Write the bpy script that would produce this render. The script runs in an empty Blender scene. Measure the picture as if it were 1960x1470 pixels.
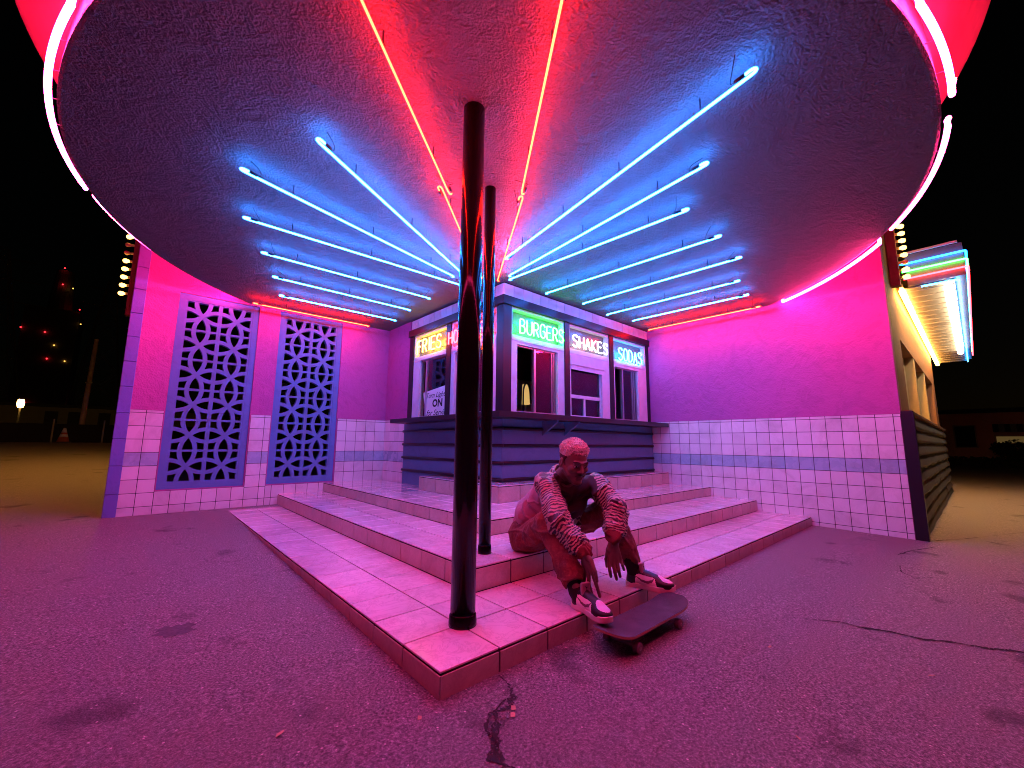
import bpy, bmesh, math, random
import numpy as np
from mathutils import Vector, Matrix
random.seed(7); rng = np.random.default_rng(7)
SC = bpy.context.scene
COL = SC.collection
R = math.radians

# ------------------------------------------------------------------ camera
CAM = Vector((-1.049, -1.606, 1.095))
YAW, PITCH, ROLL = 0.8390, 0.1420, 0.0080
fw = Vector((math.cos(YAW)*math.cos(PITCH), math.sin(YAW)*math.cos(PITCH), math.sin(PITCH)))
rt = Vector((math.sin(YAW), -math.cos(YAW), 0)); up = rt.cross(fw)
rt, up = rt*math.cos(ROLL)+up*math.sin(ROLL), up*math.cos(ROLL)-rt*math.sin(ROLL)
cd = bpy.data.cameras.new('camera'); cam = bpy.data.objects.new('camera', cd); COL.objects.link(cam)
cd.sensor_width = 36; cd.lens = 793.18/1960*36; cd.clip_start = 0.05; cd.clip_end = 2000
cam.matrix_world = Matrix(((rt.x, up.x, -fw.x, CAM.x), (rt.y, up.y, -fw.y, CAM.y), (rt.z, up.z, -fw.z, CAM.z), (0, 0, 0, 1)))
SC.camera = cam

# ------------------------------------------------------------------ night sky (no sun: the neon is the light)
world = bpy.data.worlds.new('World'); SC.world = world; world.use_nodes = True
wn = world.node_tree; bg = wn.nodes['Background']
sky = wn.nodes.new('ShaderNodeTexSky'); sky.sky_type = 'NISHITA'; sky.sun_disc = False
sky.sun_elevation = R(1.0); sky.sun_rotation = R(120)
wn.links.new(sky.outputs[0], bg.inputs[0]); bg.inputs[1].default_value = 0.0004
vs = SC.view_settings; vs.view_transform = 'Standard'; vs.look = 'None'; vs.gamma = 1; vs.exposure = 0.3
cy = SC.cycles
cy.use_denoising = True; cy.filter_width = 1.0; cy.max_bounces = 7; cy.diffuse_bounces = 4; cy.glossy_bounces = 4
cy.transparent_max_bounces = 8; cy.sample_clamp_indirect = 6; cy.caustics_reflective = False; cy.caustics_refractive = False

# ------------------------------------------------------------------ neon strengths (linear colour, radiance)
LIGHT = dict(
    blue=((0.009, 0.190, 1.0), 96), red=((1.0, 0.006, 0.002), 160), ring=((1.0, 0.022, 0.18), 150),
    green=((0.035, 1.0, 0.06), 26), white=((1.0, 0.95, 0.9), 5), yellow=((1.0, 0.50, 0.035), 24),
    cyan=((0.03, 0.36, 1.0), 27), scarlet=((1.0, 0.02, 0.03), 30), tube=((1.0, 0.40, 0.06), 105), fluoro=((1.0, 0.74, 0.40), 22),
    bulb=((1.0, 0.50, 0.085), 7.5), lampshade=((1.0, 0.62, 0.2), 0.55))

# ------------------------------------------------------------------ materials
MATS = {}
def pbsdf(name):
    m = bpy.data.materials.new(name); m.use_nodes = True
    return m, m.node_tree, m.node_tree.nodes['Principled BSDF']
def N(t, typ, **kw):
    n = t.nodes.new(typ)
    for k, v in kw.items():
        if k.startswith('_'): setattr(n, k[1:], v)
        else: n.inputs[k.replace('_', ' ')].default_value = v
    return n
def L(t, a, b): t.links.new(a, b)
def coord(t, kind='Object', scale=(1, 1, 1)):
    tc = t.nodes.new('ShaderNodeTexCoord'); mp = t.nodes.new('ShaderNodeMapping'); mp.inputs['Scale'].default_value = scale
    L(t, tc.outputs[kind], mp.inputs['Vector']); return mp.outputs[0]
def ramp(t, fac, stops):
    r = t.nodes.new('ShaderNodeValToRGB'); e = r.color_ramp.elements
    while len(e) < len(stops): e.new(0.5)
    for el, (p, c) in zip(e, stops): el.position = p; el.color = (*c, 1) if len(c) == 3 else c
    L(t, fac, r.inputs[0]); return r.outputs[0]
def mix(t, fac, a, b, mode='MIX'):
    m = t.nodes.new('ShaderNodeMix'); m.data_type = 'RGBA'; m.blend_type = mode
    for s, v in (('Factor', fac), ('A', a), ('B', b)):
        i = [q for q in m.inputs if q.name == s and (q.type == ('VALUE' if s == 'Factor' else 'RGBA'))][0]
        if hasattr(v, 'is_output') or isinstance(v, bpy.types.NodeSocket): L(t, v, i)
        else: i.default_value = v if s == 'Factor' else (*v, 1)
    return [q for q in m.outputs if q.type == 'RGBA'][0]
def noise(t, vec, scale, detail=4, rough=0.55, dist=0.0):
    n = N(t, 'ShaderNodeTexNoise', Scale=scale, Detail=detail, Roughness=rough, Distortion=dist); L(t, vec, n.inputs['Vector']); return n.outputs['Fac']
def bump(t, h, strength, dist, b):
    n = N(t, 'ShaderNodeBump', Strength=strength, Distance=dist); L(t, h, n.inputs['Height']); L(t, n.outputs[0], b.inputs['Normal'])
def simple(name, col, rough=0.5, metal=0.0, var=0.08, nscale=8.0, bmp=0.0, bscale=60.0, spec=0.5, kind='Object'):
    """plain paint / metal / plastic: one colour with faint mottling and optional fine relief"""
    if name in MATS: return MATS[name]
    m, t, b = pbsdf(name); v = coord(t, kind)
    f = noise(t, v, nscale, 5)
    c = mix(t, f, tuple(x*(1-var*2) for x in col), tuple(min(1, x*(1+var*2)) for x in col))
    L(t, c, b.inputs['Base Color']); b.inputs['Roughness'].default_value = rough; b.inputs['Metallic'].default_value = metal
    b.inputs['Specular IOR Level'].default_value = spec
    if bmp: bump(t, noise(t, v, bscale, 3), bmp, 0.004, b)
    MATS[name] = m; return m
def emit(name, key, k=1.0):
    if name in MATS: return MATS[name]
    m = bpy.data.materials.new(name); m.use_nodes = True; t = m.node_tree; t.nodes.clear()
    e = t.nodes.new('ShaderNodeEmission'); o = t.nodes.new('ShaderNodeOutputMaterial')
    c, s = LIGHT[key]; e.inputs[0].default_value = (*c, 1); e.inputs[1].default_value = s*k
    L(t, e.outputs[0], o.inputs[0]); MATS[name] = m; return m

def mat_stucco(name, col, scale=38, strength=0.55, dist=0.012, var=0.06, trowel=0.0):
    m, t, b = pbsdf(name); v = coord(t)
    big = noise(t, v, 1.3, 4); c = mix(t, big, tuple(x*(1-var) for x in col), tuple(min(1, x*(1+var)) for x in col))
    pt_ = noise(t, v, 3.1, 8, 0.7, 1.5); c = mix(t, ramp(t, pt_, [(0.52, (0, 0, 0)), (0.56, (0.16,)*3), (0.75, (0.30,)*3)]), c, tuple(x*0.55 for x in col))
    L(t, c, b.inputs['Base Color']); b.inputs['Roughness'].default_value = 0.75; b.inputs['Specular IOR Level'].default_value = 0.3
    n1 = noise(t, v, scale, 4, 0.6, 0.4); n2 = noise(t, v, scale*3.2, 3)
    a = N(t, 'ShaderNodeMath', _operation='MULTIPLY_ADD'); L(t, n1, a.inputs[0]); a.inputs[1].default_value = 1.0; L(t, n2, a.inputs[2])
    n3 = noise(t, v, 2.6, 7, 0.62, 2.2); a2 = N(t, 'ShaderNodeMath', _operation='MULTIPLY_ADD'); L(t, n3, a2.inputs[0]); a2.inputs[1].default_value = trowel; L(t, a.outputs[0], a2.inputs[2])
    bump(t, a2.outputs[0], strength, dist, b); MATS[name] = m; return m
def mat_asphalt():
    m, t, b = pbsdf('asphalt'); v = coord(t)
    g = noise(t, v, 88, 5, 0.8); base = ramp(t, g, [(0.34, (0.045, 0.043, 0.044)), (0.46, (0.17, 0.16, 0.16)), (0.54, (0.29, 0.275, 0.27)), (0.66, (0.62, 0.60, 0.58))])
    patch = noise(t, v, 0.9, 4, 0.55, 0.6); base = mix(t, ramp(t, patch, [(0.36, (0, 0, 0)), (0.66, (1, 1, 1))]), base, mix(t, 0.4, base, (0.25, 0.235, 0.23)))
    st = noise(t, v, 2.2, 3, 0.5); base = mix(t, ramp(t, st, [(0.63, (0, 0, 0)), (0.70, (0.6,)*3)]), base, (0.06, 0.055, 0.06))
    vo = N(t, 'ShaderNodeTexVoronoi', Scale=30); L(t, v, vo.inputs['Vector'])
    sp = ramp(t, vo.outputs['Distance'], [(0.10, (1, 1, 1)), (0.15, (0, 0, 0))])
    gate = noise(t, v, 23, 2); sp2 = N(t, 'ShaderNodeMath', _operation='MULTIPLY'); L(t, sp, sp2.inputs[0]); L(t, ramp(t, gate, [(0.52, (0, 0, 0)), (0.58, (1, 1, 1))]), sp2.inputs[1])
    base = mix(t, sp2.outputs[0], base, (0.80, 0.76, 0.72))
    L(t, base, b.inputs['Base Color']); b.inputs['Roughness'].default_value = 0.82; b.inputs['Specular IOR Level'].default_value = 0.35
    h = noise(t, v, 88, 5, 0.8); bump(t, h, 1.0, 0.02, b); MATS['asphalt'] = m; return m
def mat_tile(name, ca, cb, rough, marb=2.6, vein=0.5, cv=None, coat=0.0, dirt=0.30):
    """glazed tile: soft clouding that differs from tile to tile (object random)"""
    m, t, b = pbsdf(name); oi = t.nodes.new('ShaderNodeObjectInfo')
    tc = t.nodes.new('ShaderNodeTexCoord'); ad = N(t, 'ShaderNodeVectorMath', _operation='ADD')
    sc = N(t, 'ShaderNodeMath', _operation='MULTIPLY'); L(t, oi.outputs['Random'], sc.inputs[0]); sc.inputs[1].default_value = 40
    cx = t.nodes.new('ShaderNodeCombineXYZ'); L(t, sc.outputs[0], cx.inputs[0]); L(t, sc.outputs[0], cx.inputs[1])
    L(t, tc.outputs['Object'], ad.inputs[0]); L(t, cx.outputs[0], ad.inputs[1])
    f = noise(t, ad.outputs[0], marb, 6, 0.6, 1.2); c = mix(t, ramp(t, f, [(0.3, (0, 0, 0)), (0.7, (1, 1, 1))]), ca, cb)
    if cv:
        w = noise(t, ad.outputs[0], marb*1.7, 5, 0.7, 2.5); c = mix(t, ramp(t, w, [(0.46, (0, 0, 0)), (0.5, (vein,)*3), (0.54, (0, 0, 0))]), c, cv)
    ge = t.nodes.new('ShaderNodeNewGeometry'); dn = noise(t, ge.outputs['Position'], 2.3, 8, 0.72, 0.8); c = mix(t, ramp(t, dn, [(0.50, (0, 0, 0)), (0.74, (dirt,)*3)]), c, (0.10, 0.07, 0.06))
    hs = t.nodes.new('ShaderNodeHueSaturation'); mv = N(t, 'ShaderNodeMapRange'); L(t, oi.outputs['Random'], mv.inputs[0]); mv.inputs[3].default_value = 0.90; mv.inputs[4].default_value = 1.06
    L(t, mv.outputs[0], hs.inputs['Value']); L(t, c, hs.inputs['Color']); L(t, hs.outputs[0], b.inputs['Base Color'])
    b.inputs['Coat Weight'].default_value = coat; b.inputs['Coat Roughness'].default_value = 0.06
    rr = mix(t, noise(t, ad.outputs[0], 9, 4), (rough*0.7,)*3, (rough*1.5,)*3); L(t, rr, b.inputs['Roughness'])
    bump(t, noise(t, ad.outputs[0], 7, 3), 0.12, 0.01, b); MATS[name] = m; return m
def mat_glass(name='window_glass', tint=(0.55, 0.5, 0.6)):
    m = bpy.data.materials.new(name); m.use_nodes = True; t = m.node_tree; t.nodes.clear()
    tr = t.nodes.new('ShaderNodeBsdfTransparent'); tr.inputs[0].default_value = (*tint, 1)
    gl = t.nodes.new('ShaderNodeBsdfGlossy'); gl.inputs['Roughness'].default_value = 0.03; fr = t.nodes.new('ShaderNodeFresnel'); fr.inputs[0].default_value = 1.9
    mx = t.nodes.new('ShaderNodeMixShader'); o = t.nodes.new('ShaderNodeOutputMaterial')
    L(t, fr.outputs[0], mx.inputs[0]); L(t, tr.outputs[0], mx.inputs[1]); L(t, gl.outputs[0], mx.inputs[2]); L(t, mx.outputs[0], o.inputs[0]); MATS[name] = m; return m

# ------------------------------------------------------------------ mesh helpers
def link(o, parent=None):
    COL.objects.link(o)
    if parent is not None:
        o.parent = parent
        w = Vector((0, 0, 0)); p = parent; 
        o.matrix_parent_inverse = WORLD[parent.name].inverted()
    WORLD[o.name] = (WORLD[parent.name] @ o.matrix_parent_inverse if parent is not None else Matrix()) @ o.matrix_basis
    return o
WORLD = {}
def tag(o, label=None, cat=None, group=None, kind=None):
    if label: o['label'] = label
    if cat: o['category'] = cat
    if group: o['group'] = group
    if kind: o['kind'] = kind
    return o
def thing(name, loc, label, cat, group=None, kind=None):
    o = bpy.data.objects.new(name, None); o.location = loc; o.empty_display_size = 0.2
    link(o); return tag(o, label, cat, group, kind)
class MB:
    """collects boxes, prisms and tubes (world coordinates) and builds ONE mesh object"""
    def __init__(s): s.v = []; s.f = []; s.mi = []; s.cur = 0
    def add(s, vs, fs):
        b = len(s.v); s.v += [tuple(p) for p in vs]; s.f += [tuple(i+b for i in q) for q in fs]; s.mi += [s.cur]*len(fs); return s
    def box(s, a, b):
        (x0, y0, z0), (x1, y1, z1) = a, b
        return s.add([(x0, y0, z0), (x1, y0, z0), (x1, y1, z0), (x0, y1, z0), (x0, y0, z1), (x1, y0, z1), (x1, y1, z1), (x0, y1, z1)],
                     [(0, 3, 2, 1), (4, 5, 6, 7), (0, 1, 5, 4), (1, 2, 6, 5), (2, 3, 7, 6), (3, 0, 4, 7)])
    def tube(s, path, r, n=8, caps=True):
        P = [Vector(p) for p in path]; rr = r if isinstance(r, (list, tuple)) else [r]*len(P)
        T = [(P[min(i+1, len(P)-1)]-P[max(i-1, 0)]).normalized() for i in range(len(P))]
        u = T[0].orthogonal().normalized(); vs = []; fs = []
        for i, p in enumerate(P):
            u = (u - T[i]*u.dot(T[i]))
            u = u.normalized() if u.length > 1e-6 else T[i].orthogonal().normalized()
            w = T[i].cross(u)
            for k in range(n):
                a = 2*math.pi*k/n; vs.append(p+(u*math.cos(a)+w*math.sin(a))*rr[i])
        for i in range(len(P)-1):
            for k in range(n): fs.append((i*n+k, i*n+(k+1) % n, (i+1)*n+(k+1) % n, (i+1)*n+k))
        if caps: fs.append(tuple(range(n-1, -1, -1))); fs.append(tuple((len(P)-1)*n+k for k in range(n)))
        return s.add(vs, fs)
    def prism(s, poly, d):
        """polygon (3-D points, planar) pushed along vector d"""
        n = len(poly); d = Vector(d); vs = [Vector(p) for p in poly]+[Vector(p)+d for p in poly]
        return s.add(vs, [tuple(range(n-1, -1, -1)), tuple(range(n, 2*n))]+[(i, (i+1) % n, n+(i+1) % n, n+i) for i in range(n)])
    def build(s, name, mats, parent=None, smooth=False):
        me = bpy.data.meshes.new(name); me.from_pydata(s.v, [], s.f)
        for m in (mats if isinstance(mats, (list, tuple)) else [mats]): me.materials.append(m)
        if any(s.mi): me.polygons.foreach_set('material_index', s.mi)
        if smooth: me.polygons.foreach_set('use_smooth', [True]*len(me.polygons))
        bm = bmesh.new(); bm.from_mesh(me); bmesh.ops.recalc_face_normals(bm, faces=bm.faces); bm.to_mesh(me); bm.free()
        me.update(); o = bpy.data.objects.new(name, me); return link(o, parent)
PIECES = {}
def piece(name, centre, size, mat, parent, bev=0.0025):
    """a bevelled slab (tile, block, board); alike pieces share mesh data"""
    key = (name, tuple(round(x, 3) for x in size), mat.name)
    if key not in PIECES:
        bm = bmesh.new(); bmesh.ops.create_cube(bm, size=1.0, matrix=Matrix.Diagonal((*size, 1)))
        bmesh.ops.bevel(bm, geom=bm.edges[:], offset=min(bev, min(size)*0.3), segments=1, affect='EDGES', profile=0.5)
        me = bpy.data.meshes.new(name); bm.to_mesh(me); bm.free(); me.materials.append(mat); PIECES[key] = me
    o = bpy.data.objects.new(name, PIECES[key]); o.location = centre
    return link(o, parent)
def chaikin(p, n=2, closed=False):
    p = [Vector(q) for q in p]
    for _ in range(n):
        q = [p[0]] if not closed else []
        for a, b in zip(p[:-1], p[1:]): q += [a*0.75+b*0.25, a*0.25+b*0.75]
        p = q+([p[-1]] if not closed else [])
    return p

def rounded(pts, r=0.03):
    """polyline with its corners rounded off by r"""
    P = [Vector(p) for p in pts]; out = [P[0]]
    for a, b, c in zip(P[:-2], P[1:-1], P[2:]):
        ra = min(r, (a-b).length*0.45); rc = min(r, (c-b).length*0.45); p, q = b+(a-b).normalized()*ra, b+(c-b).normalized()*rc
        out += [p, p.lerp(b, 0.5).lerp(b.lerp(q, 0.5), 0.35), p.lerp(b, 0.5).lerp(b.lerp(q, 0.5), 0.65), q]
    return out+[P[-1]]
# ================================================================== palette
M_ASPH = mat_asphalt()
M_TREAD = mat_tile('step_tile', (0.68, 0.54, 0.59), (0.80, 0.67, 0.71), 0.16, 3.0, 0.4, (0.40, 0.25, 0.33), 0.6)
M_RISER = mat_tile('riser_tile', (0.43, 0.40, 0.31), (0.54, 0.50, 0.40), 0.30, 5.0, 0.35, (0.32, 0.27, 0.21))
M_WTILE = mat_tile('white_wall_tile', (0.72, 0.69, 0.71), (0.77, 0.74, 0.76), 0.22, 1.5)
M_BTILE = mat_tile('blue_wall_tile', (0.33, 0.48, 0.58), (0.38, 0.53, 0.63), 0.25, 1.5)
M_GROUT = simple('dark_grout', (0.014, 0.009, 0.010), 0.95)
M_WGROUT = simple('wall_grout', (0.035, 0.02, 0.04), 0.95)
M_PINK = mat_stucco('pink_plaster', (0.46, 0.095, 0.34), 16, 0.45, 0.012, 0.08, 3.0)
M_SOFFIT = mat_stucco('soffit_stucco', (0.155, 0.185, 0.17), 21, 1.0, 0.035, 0.06, 2.2)
M_FASCIA = simple('red_fascia_paint', (0.80, 0.20, 0.22), 0.45, bmp=0.15, bscale=20)
M_BLUE = mat_stucco('blue_block_paint', (0.15, 0.17, 0.50), 30, 0.25, 0.005)
M_SCREEN = mat_stucco('screen_block_paint', (0.11, 0.22, 0.47), 40, 0.2, 0.004)
M_BASE = mat_stucco('counter_blue_stucco', (0.105, 0.21, 0.33), 45, 0.45, 0.008)
M_TRIM = simple('black_trim_paint', (0.012, 0.011, 0.016), 0.36, spec=0.35)
M_SHELF = simple('dark_counter_laminate', (0.018, 0.013, 0.016), 0.4)
M_FRAME = simple('lilac_white_frame_paint', (0.72, 0.66, 0.74), 0.4)
M_ALU = simple('aluminium_sash', (0.55, 0.53, 0.56), 0.3, metal=0.8)
M_GLASS = mat_glass()
M_POLE = simple('black_gloss_pole_paint', (0.004, 0.0035, 0.004), 0.14, spec=0.12, bmp=0.10, bscale=30)
M_CAP = simple('electrode_sleeve', (0.02, 0.03, 0.05), 0.4)
M_WIRE = simple('black_wire', (0.01, 0.01, 0.012), 0.5)
M_DARK = simple('dark_interior', (0.03, 0.028, 0.03), 0.8)
M_CREAM = simple('cream_board_paint', (0.50, 0.40, 0.20), 0.55)
M_LOG = simple('grey_log_siding', (0.14, 0.125, 0.095), 0.6, var=0.2, nscale=5, bmp=0.4, bscale=30)
M_RUST = mat_stucco('rust_plaster', (0.26, 0.13, 0.08), 22, 0.5, 0.01)

XR, YL, CX, CY, ZC = 5.892, 5.687, 2.348, 2.346, 3.197
Z = [0.0, 0.138, 0.295, 0.431, 0.620]; T = 0.33
def gz(y): return float(np.interp(y, [-3.0, 6.5, 18.0], [-0.031, 0.159, 1.0]))

# ================================================================== ground
gx = [-400, -60, -20, -8, -4, -2, 0, 2, 4, 6, 8, 12, 20, 45, 120, 400]; gy = [-400, -60, -20, -8, -3, 0, 3, 6.5, 9, 12, 15, 18, 25, 60, 150, 400]
vs_ = [(x, y, gz(y)) for y in gy for x in gx]; n_ = len(gx)
fs_ = [(j*n_+i, j*n_+i+1, (j+1)*n_+i+1, (j+1)*n_+i) for j in range(len(gy)-1) for i in range(n_-1)]
ground = MB().add(vs_, fs_).build('ground', M_ASPH); tag(ground, kind='structure')
# cracks: ragged sunk strips of dark rubble laid in the asphalt
M_CRACK = simple('crack_dirt', (0.016, 0.012, 0.012), 0.95, var=0.3, nscale=40, bmp=0.8, bscale=80)
def crack(path, widths, seed, fine=16):
    r = np.random.default_rng(seed); P = [Vector((x, y, 0)) for x, y in path]; pts = []; ws = []
    for i in range(len(P)-1):
        for k in range(fine):
            a = k/fine; pts.append(P[i].lerp(P[i+1], a)); ws.append(widths[i]*(1-a)+widths[i+1]*a)
    pts.append(P[-1]); ws.append(widths[-1]); n = len(pts); vs = []; fs = []
    def smooth(m): x = np.convolve(r.normal(size=n+24), np.ones(m)/m, 'same')[12:n+12]; return x*math.sqrt(m)
    c_, w1, w2 = smooth(9)*0.35, np.abs(smooth(5)*0.35+0.55)+r.uniform(0, 0.18, n), np.abs(smooth(5)*0.35+0.55)+r.uniform(0, 0.18, n)
    for i, p in enumerate(pts):
        t = (pts[min(i+1, n-1)]-pts[max(i-1, 0)]).normalized(); nrm = Vector((-t.y, t.x, 0)); c = p+nrm*float(c_[i])*ws[i]
        for s, w in ((-1, w1[i]), (1, w2[i])):
            q = c+nrm*s*ws[i]*float(w)*0.5; vs.append((q.x, q.y, gz(q.y)+0.003))
        if i: fs.append((2*i-2, 2*i-1, 2*i+1, 2*i))
    MB().add(vs, fs).build('crack', M_CRACK, ground)
    # loose chips of broken asphalt along the crack
    m = MB()
    for i in range(0, n, 2):
        for _ in range(1+int(ws[i]*60)):
            q = pts[i]+Vector((r.normal()*ws[i]*0.8, r.normal()*ws[i]*0.8, 0)); s = r.uniform(0.0025, 0.007)*(0.6+ws[i]*10); z = gz(q.y)+0.003; an = r.uniform(0, 6)
            tri = [(q.x+math.cos(an+k*2.1+r.uniform(-.3, .3))*s, q.y+math.sin(an+k*2.1)*s, z) for k in range(3)]; m.add(tri+[(q.x, q.y, z+s*r.uniform(0.5, 1.0))], [(0, 1, 3), (1, 2, 3), (2, 0, 3)])
    tag(m.build('crack_chips', MATS['asphalt'], ground), kind='stuff')
crack([(2.14, -0.70), (2.30, -0.90), (2.34, -1.05), (2.42, -1.27), (2.53, -1.48), (2.63, -1.67), (2.95, -2.2)], [0.004, 0.012, 0.03, 0.032, 0.028, 0.03, 0.03], 1)
crack([(0.31, -0.02), (0.30, -0.10), (0.25, -0.18), (0.16, -0.21), (0.08, -0.27), (0.0, -0.36), (-0.03, -0.48), (-0.1, -0.7)], [0.010, 0.016, 0.035, 0.034, 0.040, 0.034, 0.034, 0.04], 2)
crack([(0.22, -0.17), (0.10, -0.20), (0.03, -0.30), (0.0, -0.42)], [0.012, 0.02, 0.022, 0.014], 3)
crack([(4.75, -0.95), (4.9, -0.98), (5.1, -1.02), (5.6, -1.2)], [0.01, 0.02, 0.015, 0.008], 4)
crack([(4.3, -1.02), (4.05, -1.05), (3.9, -1.15), (4.05, -1.25)], [0.006, 0.012, 0.01, 0.006], 5)
crack([(5.9, -1.13), (6.6, -1.45), (8.2, -2.1), (10, -2.9)], [0.012, 0.015, 0.015, 0.015], 6)
for (x, y, r_, sd) in [(-0.78, 1.45, 0.10, 1)]:   # oil stains
    q = random.Random(sd); poly = [(x+math.cos(a)*r_*q.uniform(0.6, 1.2), y+math.sin(a)*r_*q.uniform(0.6, 1.2)) for a in [i*2*math.pi/22 for i in range(22)]]
    poly = [tuple(p) for p in chaikin([(px_, py_, 0) for px_, py_ in poly]+[(*poly[0], 0)], 2)]
    MB().add([(a, b, gz(b)+0.0025) for a, b, _ in poly], [tuple(range(len(poly)))]).build('oil_stain', simple('oil_stain', (0.07, 0.065, 0.07), 0.8, var=0.5, nscale=62), ground)
# fallen leaf litter along the kerb of the steps
leaf_m = simple('dry_leaf', (0.42, 0.28, 0.15), 0.7)
for k, (x, y) in enumerate([(-0.035, 1.22), (-0.03, 0.62), (-0.05, 0.585), (0.20, -0.24), (0.17, -0.27), (-0.12, -0.05), (1.9, -1.35), (0.9, -1.05), (-0.55, 0.2), (1.6, -0.75)]):
    a = random.uniform(0, 6); s = random.uniform(0.008, 0.014); z = gz(y)+0.004
    pts = [(x+math.cos(a)*s*1.6, y+math.sin(a)*s*1.6, z+0.003), (x-math.sin(a)*s, y+math.cos(a)*s, z+0.009), (x-math.cos(a)*s*1.6, y-math.sin(a)*s*1.6, z+0.004), (x+math.sin(a)*s, y-math.cos(a)*s, z)]
    o = MB().prism(pts, (0, 0, 0.001)).build('leaf', leaf_m, ground)

# ================================================================== tiled steps
steps = thing('tiled_steps', (0, 0, 0), 'pink glazed tile steps rising in squares to the service counter', 'steps')
S = [0.0, 0.66, 1.32]; G = 0.0090
def tread(parent, x0, y0, x1, y1, z):
    if x1-x0 < 0.02 or y1-y0 < 0.02: return
    piece('tread_tile', ((x0+x1)/2, (y0+y1)/2, z-0.005+random.uniform(-0.0005, 0.0005)), (x1-x0-G, y1-y0-G, 0.010), M_TREAD, parent, 0.002)
for k in range(3):
    s = S[k]; zt, zb = Z[k+1], Z[k]; e = 0.006
    core = MB().box((s+e, s+e, -0.3 if k == 0 else zb-0.02), (XR-0.002-k*0.001, YL-0.002-k*0.001, zt-0.007)).build('step', M_GROUT, steps)
    lim = 1e9 if k < 2 else 1e9
    nx, ny = int(XR/T)+1, int(YL/T)+1
    for i in range(nx):
        for j in range(ny):
            m_ = min(i, j)
            if not (2*k <= m_ < 2*k+2 if k < 2 else m_ >= 4): continue
            x0, x1, y0, y1 = i*T, min((i+1)*T, XR-0.003), j*T, min((j+1)*T, YL-0.003)
            if k == 2:                       # stop at the counter base
                if x0 >= CX-0.05 and y0 >= CY-0.05: continue
                if i >= 7 and j >= 7: continue
                if i == 7 and y0 > CY-0.05: x1 = CX
                if j == 7 and x0 > CX-0.05: y1 = CY
            if i == 0 and k == 0: x0 = -0.001
            tread(core, x0, y0, x1, y1, zt)
    zlo = (gz(2.5)-0.12) if k == 0 else zb+0.002
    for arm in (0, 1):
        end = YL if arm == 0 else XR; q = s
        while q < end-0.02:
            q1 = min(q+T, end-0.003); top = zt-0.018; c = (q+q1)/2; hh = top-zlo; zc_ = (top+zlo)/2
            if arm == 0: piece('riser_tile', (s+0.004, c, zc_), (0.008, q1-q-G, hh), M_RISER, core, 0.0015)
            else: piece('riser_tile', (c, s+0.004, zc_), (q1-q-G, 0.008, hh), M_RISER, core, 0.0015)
            q += T
# plinth in front of the counter
p4 = 2.02; core = MB().box((p4+0.006, p4+0.006, Z[3]-0.02), (CX+0.05, 3.784, Z[4]-0.007)).box((CX+0.05, p4+0.006, Z[3]-0.02), (XR-0.006, CY+0.05, Z[4]-0.0071)).build('step', M_GROUT, steps)
q = p4
while q < XR-0.03:
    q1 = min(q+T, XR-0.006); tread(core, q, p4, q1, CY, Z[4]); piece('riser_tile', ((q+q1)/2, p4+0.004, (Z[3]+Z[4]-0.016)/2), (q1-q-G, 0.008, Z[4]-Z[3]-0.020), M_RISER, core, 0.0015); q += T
q = p4
while q < 3.77:
    q1 = min(q+T, 3.79); 
    if q >= CY-0.05: tread(core, p4, q, CX, q1, Z[4])
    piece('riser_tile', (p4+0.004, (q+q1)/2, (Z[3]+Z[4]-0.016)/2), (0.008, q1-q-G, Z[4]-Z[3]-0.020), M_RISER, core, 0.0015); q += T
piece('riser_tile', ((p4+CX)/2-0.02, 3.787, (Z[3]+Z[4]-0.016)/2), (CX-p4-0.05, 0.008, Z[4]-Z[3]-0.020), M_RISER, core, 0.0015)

# ================================================================== left wall with the two breeze-block screens
WT = 4.7; PITCHT = 0.1715; ROWZ = [1.455-0.1725*k for k in range(10)]
OPEN = [(-0.79, 0.194), (0.49, 1.475)]; OZ = (0.445, 3.172)
lw = thing('breeze_wall', (0.6, YL, gz(YL)), 'magenta lit plaster wall with two tall breeze-block screens and tile wainscot', 'wall')
b = MB(); TH = 0.22
for x0, x1 in ((-1.144, OPEN[0][0]), (OPEN[0][1], OPEN[1][0]), (OPEN[1][1], XR+0.2)): b.box((x0, YL, -0.1), (x1, YL+TH, WT))
for x0, x1 in OPEN: b.box((x0, YL, -0.1), (x1, YL+TH, OZ[0])); b.box((x0, YL, OZ[1]), (x1, YL+TH, WT))
b.build('plaster', M_PINK, lw)
bk = MB()                                                            # grout bed behind the tiles
gb = [(-1.144, OPEN[0][0]-0.012), (OPEN[0][1]+0.012, OPEN[1][0]-0.012), (OPEN[1][1]+0.012, CX-0.003)]
for x0, x1 in gb: bk.box((x0, YL-0.006, -0.05), (x1, YL-0.0005, 1.493))
for x0, x1 in OPEN: bk.box((x0-0.012, YL-0.006, -0.05), (x1+0.012, YL-0.0005, OZ[0]-0.012))
bk.build('grout_bed', M_WGROUT, lw)
def wall_tiles(parent, cuts, rows, place, blocked=None):
    """cuts: positions of vertical joints; place(u0,u1,z0,z1) -> centre,size"""
    for a, b_ in zip(cuts[:-1], cuts[1:]):
        for z1, z0 in zip(rows[:-1], rows[1:]):
            if b_-a < 0.015: continue
            if blocked and blocked(a, b_, z0, z1): continue
            mt = M_BTILE if abs((z0+z1)/2-0.851) < 0.02 else M_WTILE
            c, s_ = place(a, b_, z0, z1); piece('wall_tile', c, s_, mt, parent, 0.0018)
ROWS = [1.493]+ROWZ
def placeL(a, b_, z0, z1): return ((a+b_)/2, YL-0.006, (z0+z1)/2), (b_-a-0.0066, 0.012, z1-z0-0.0066)
def stair(x):                                   # floor level under the wall at x
    return Z[3] if x > 1.32 else Z[2] if x > 0.66 else Z[1] if x > 0 else gz(YL)
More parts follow.
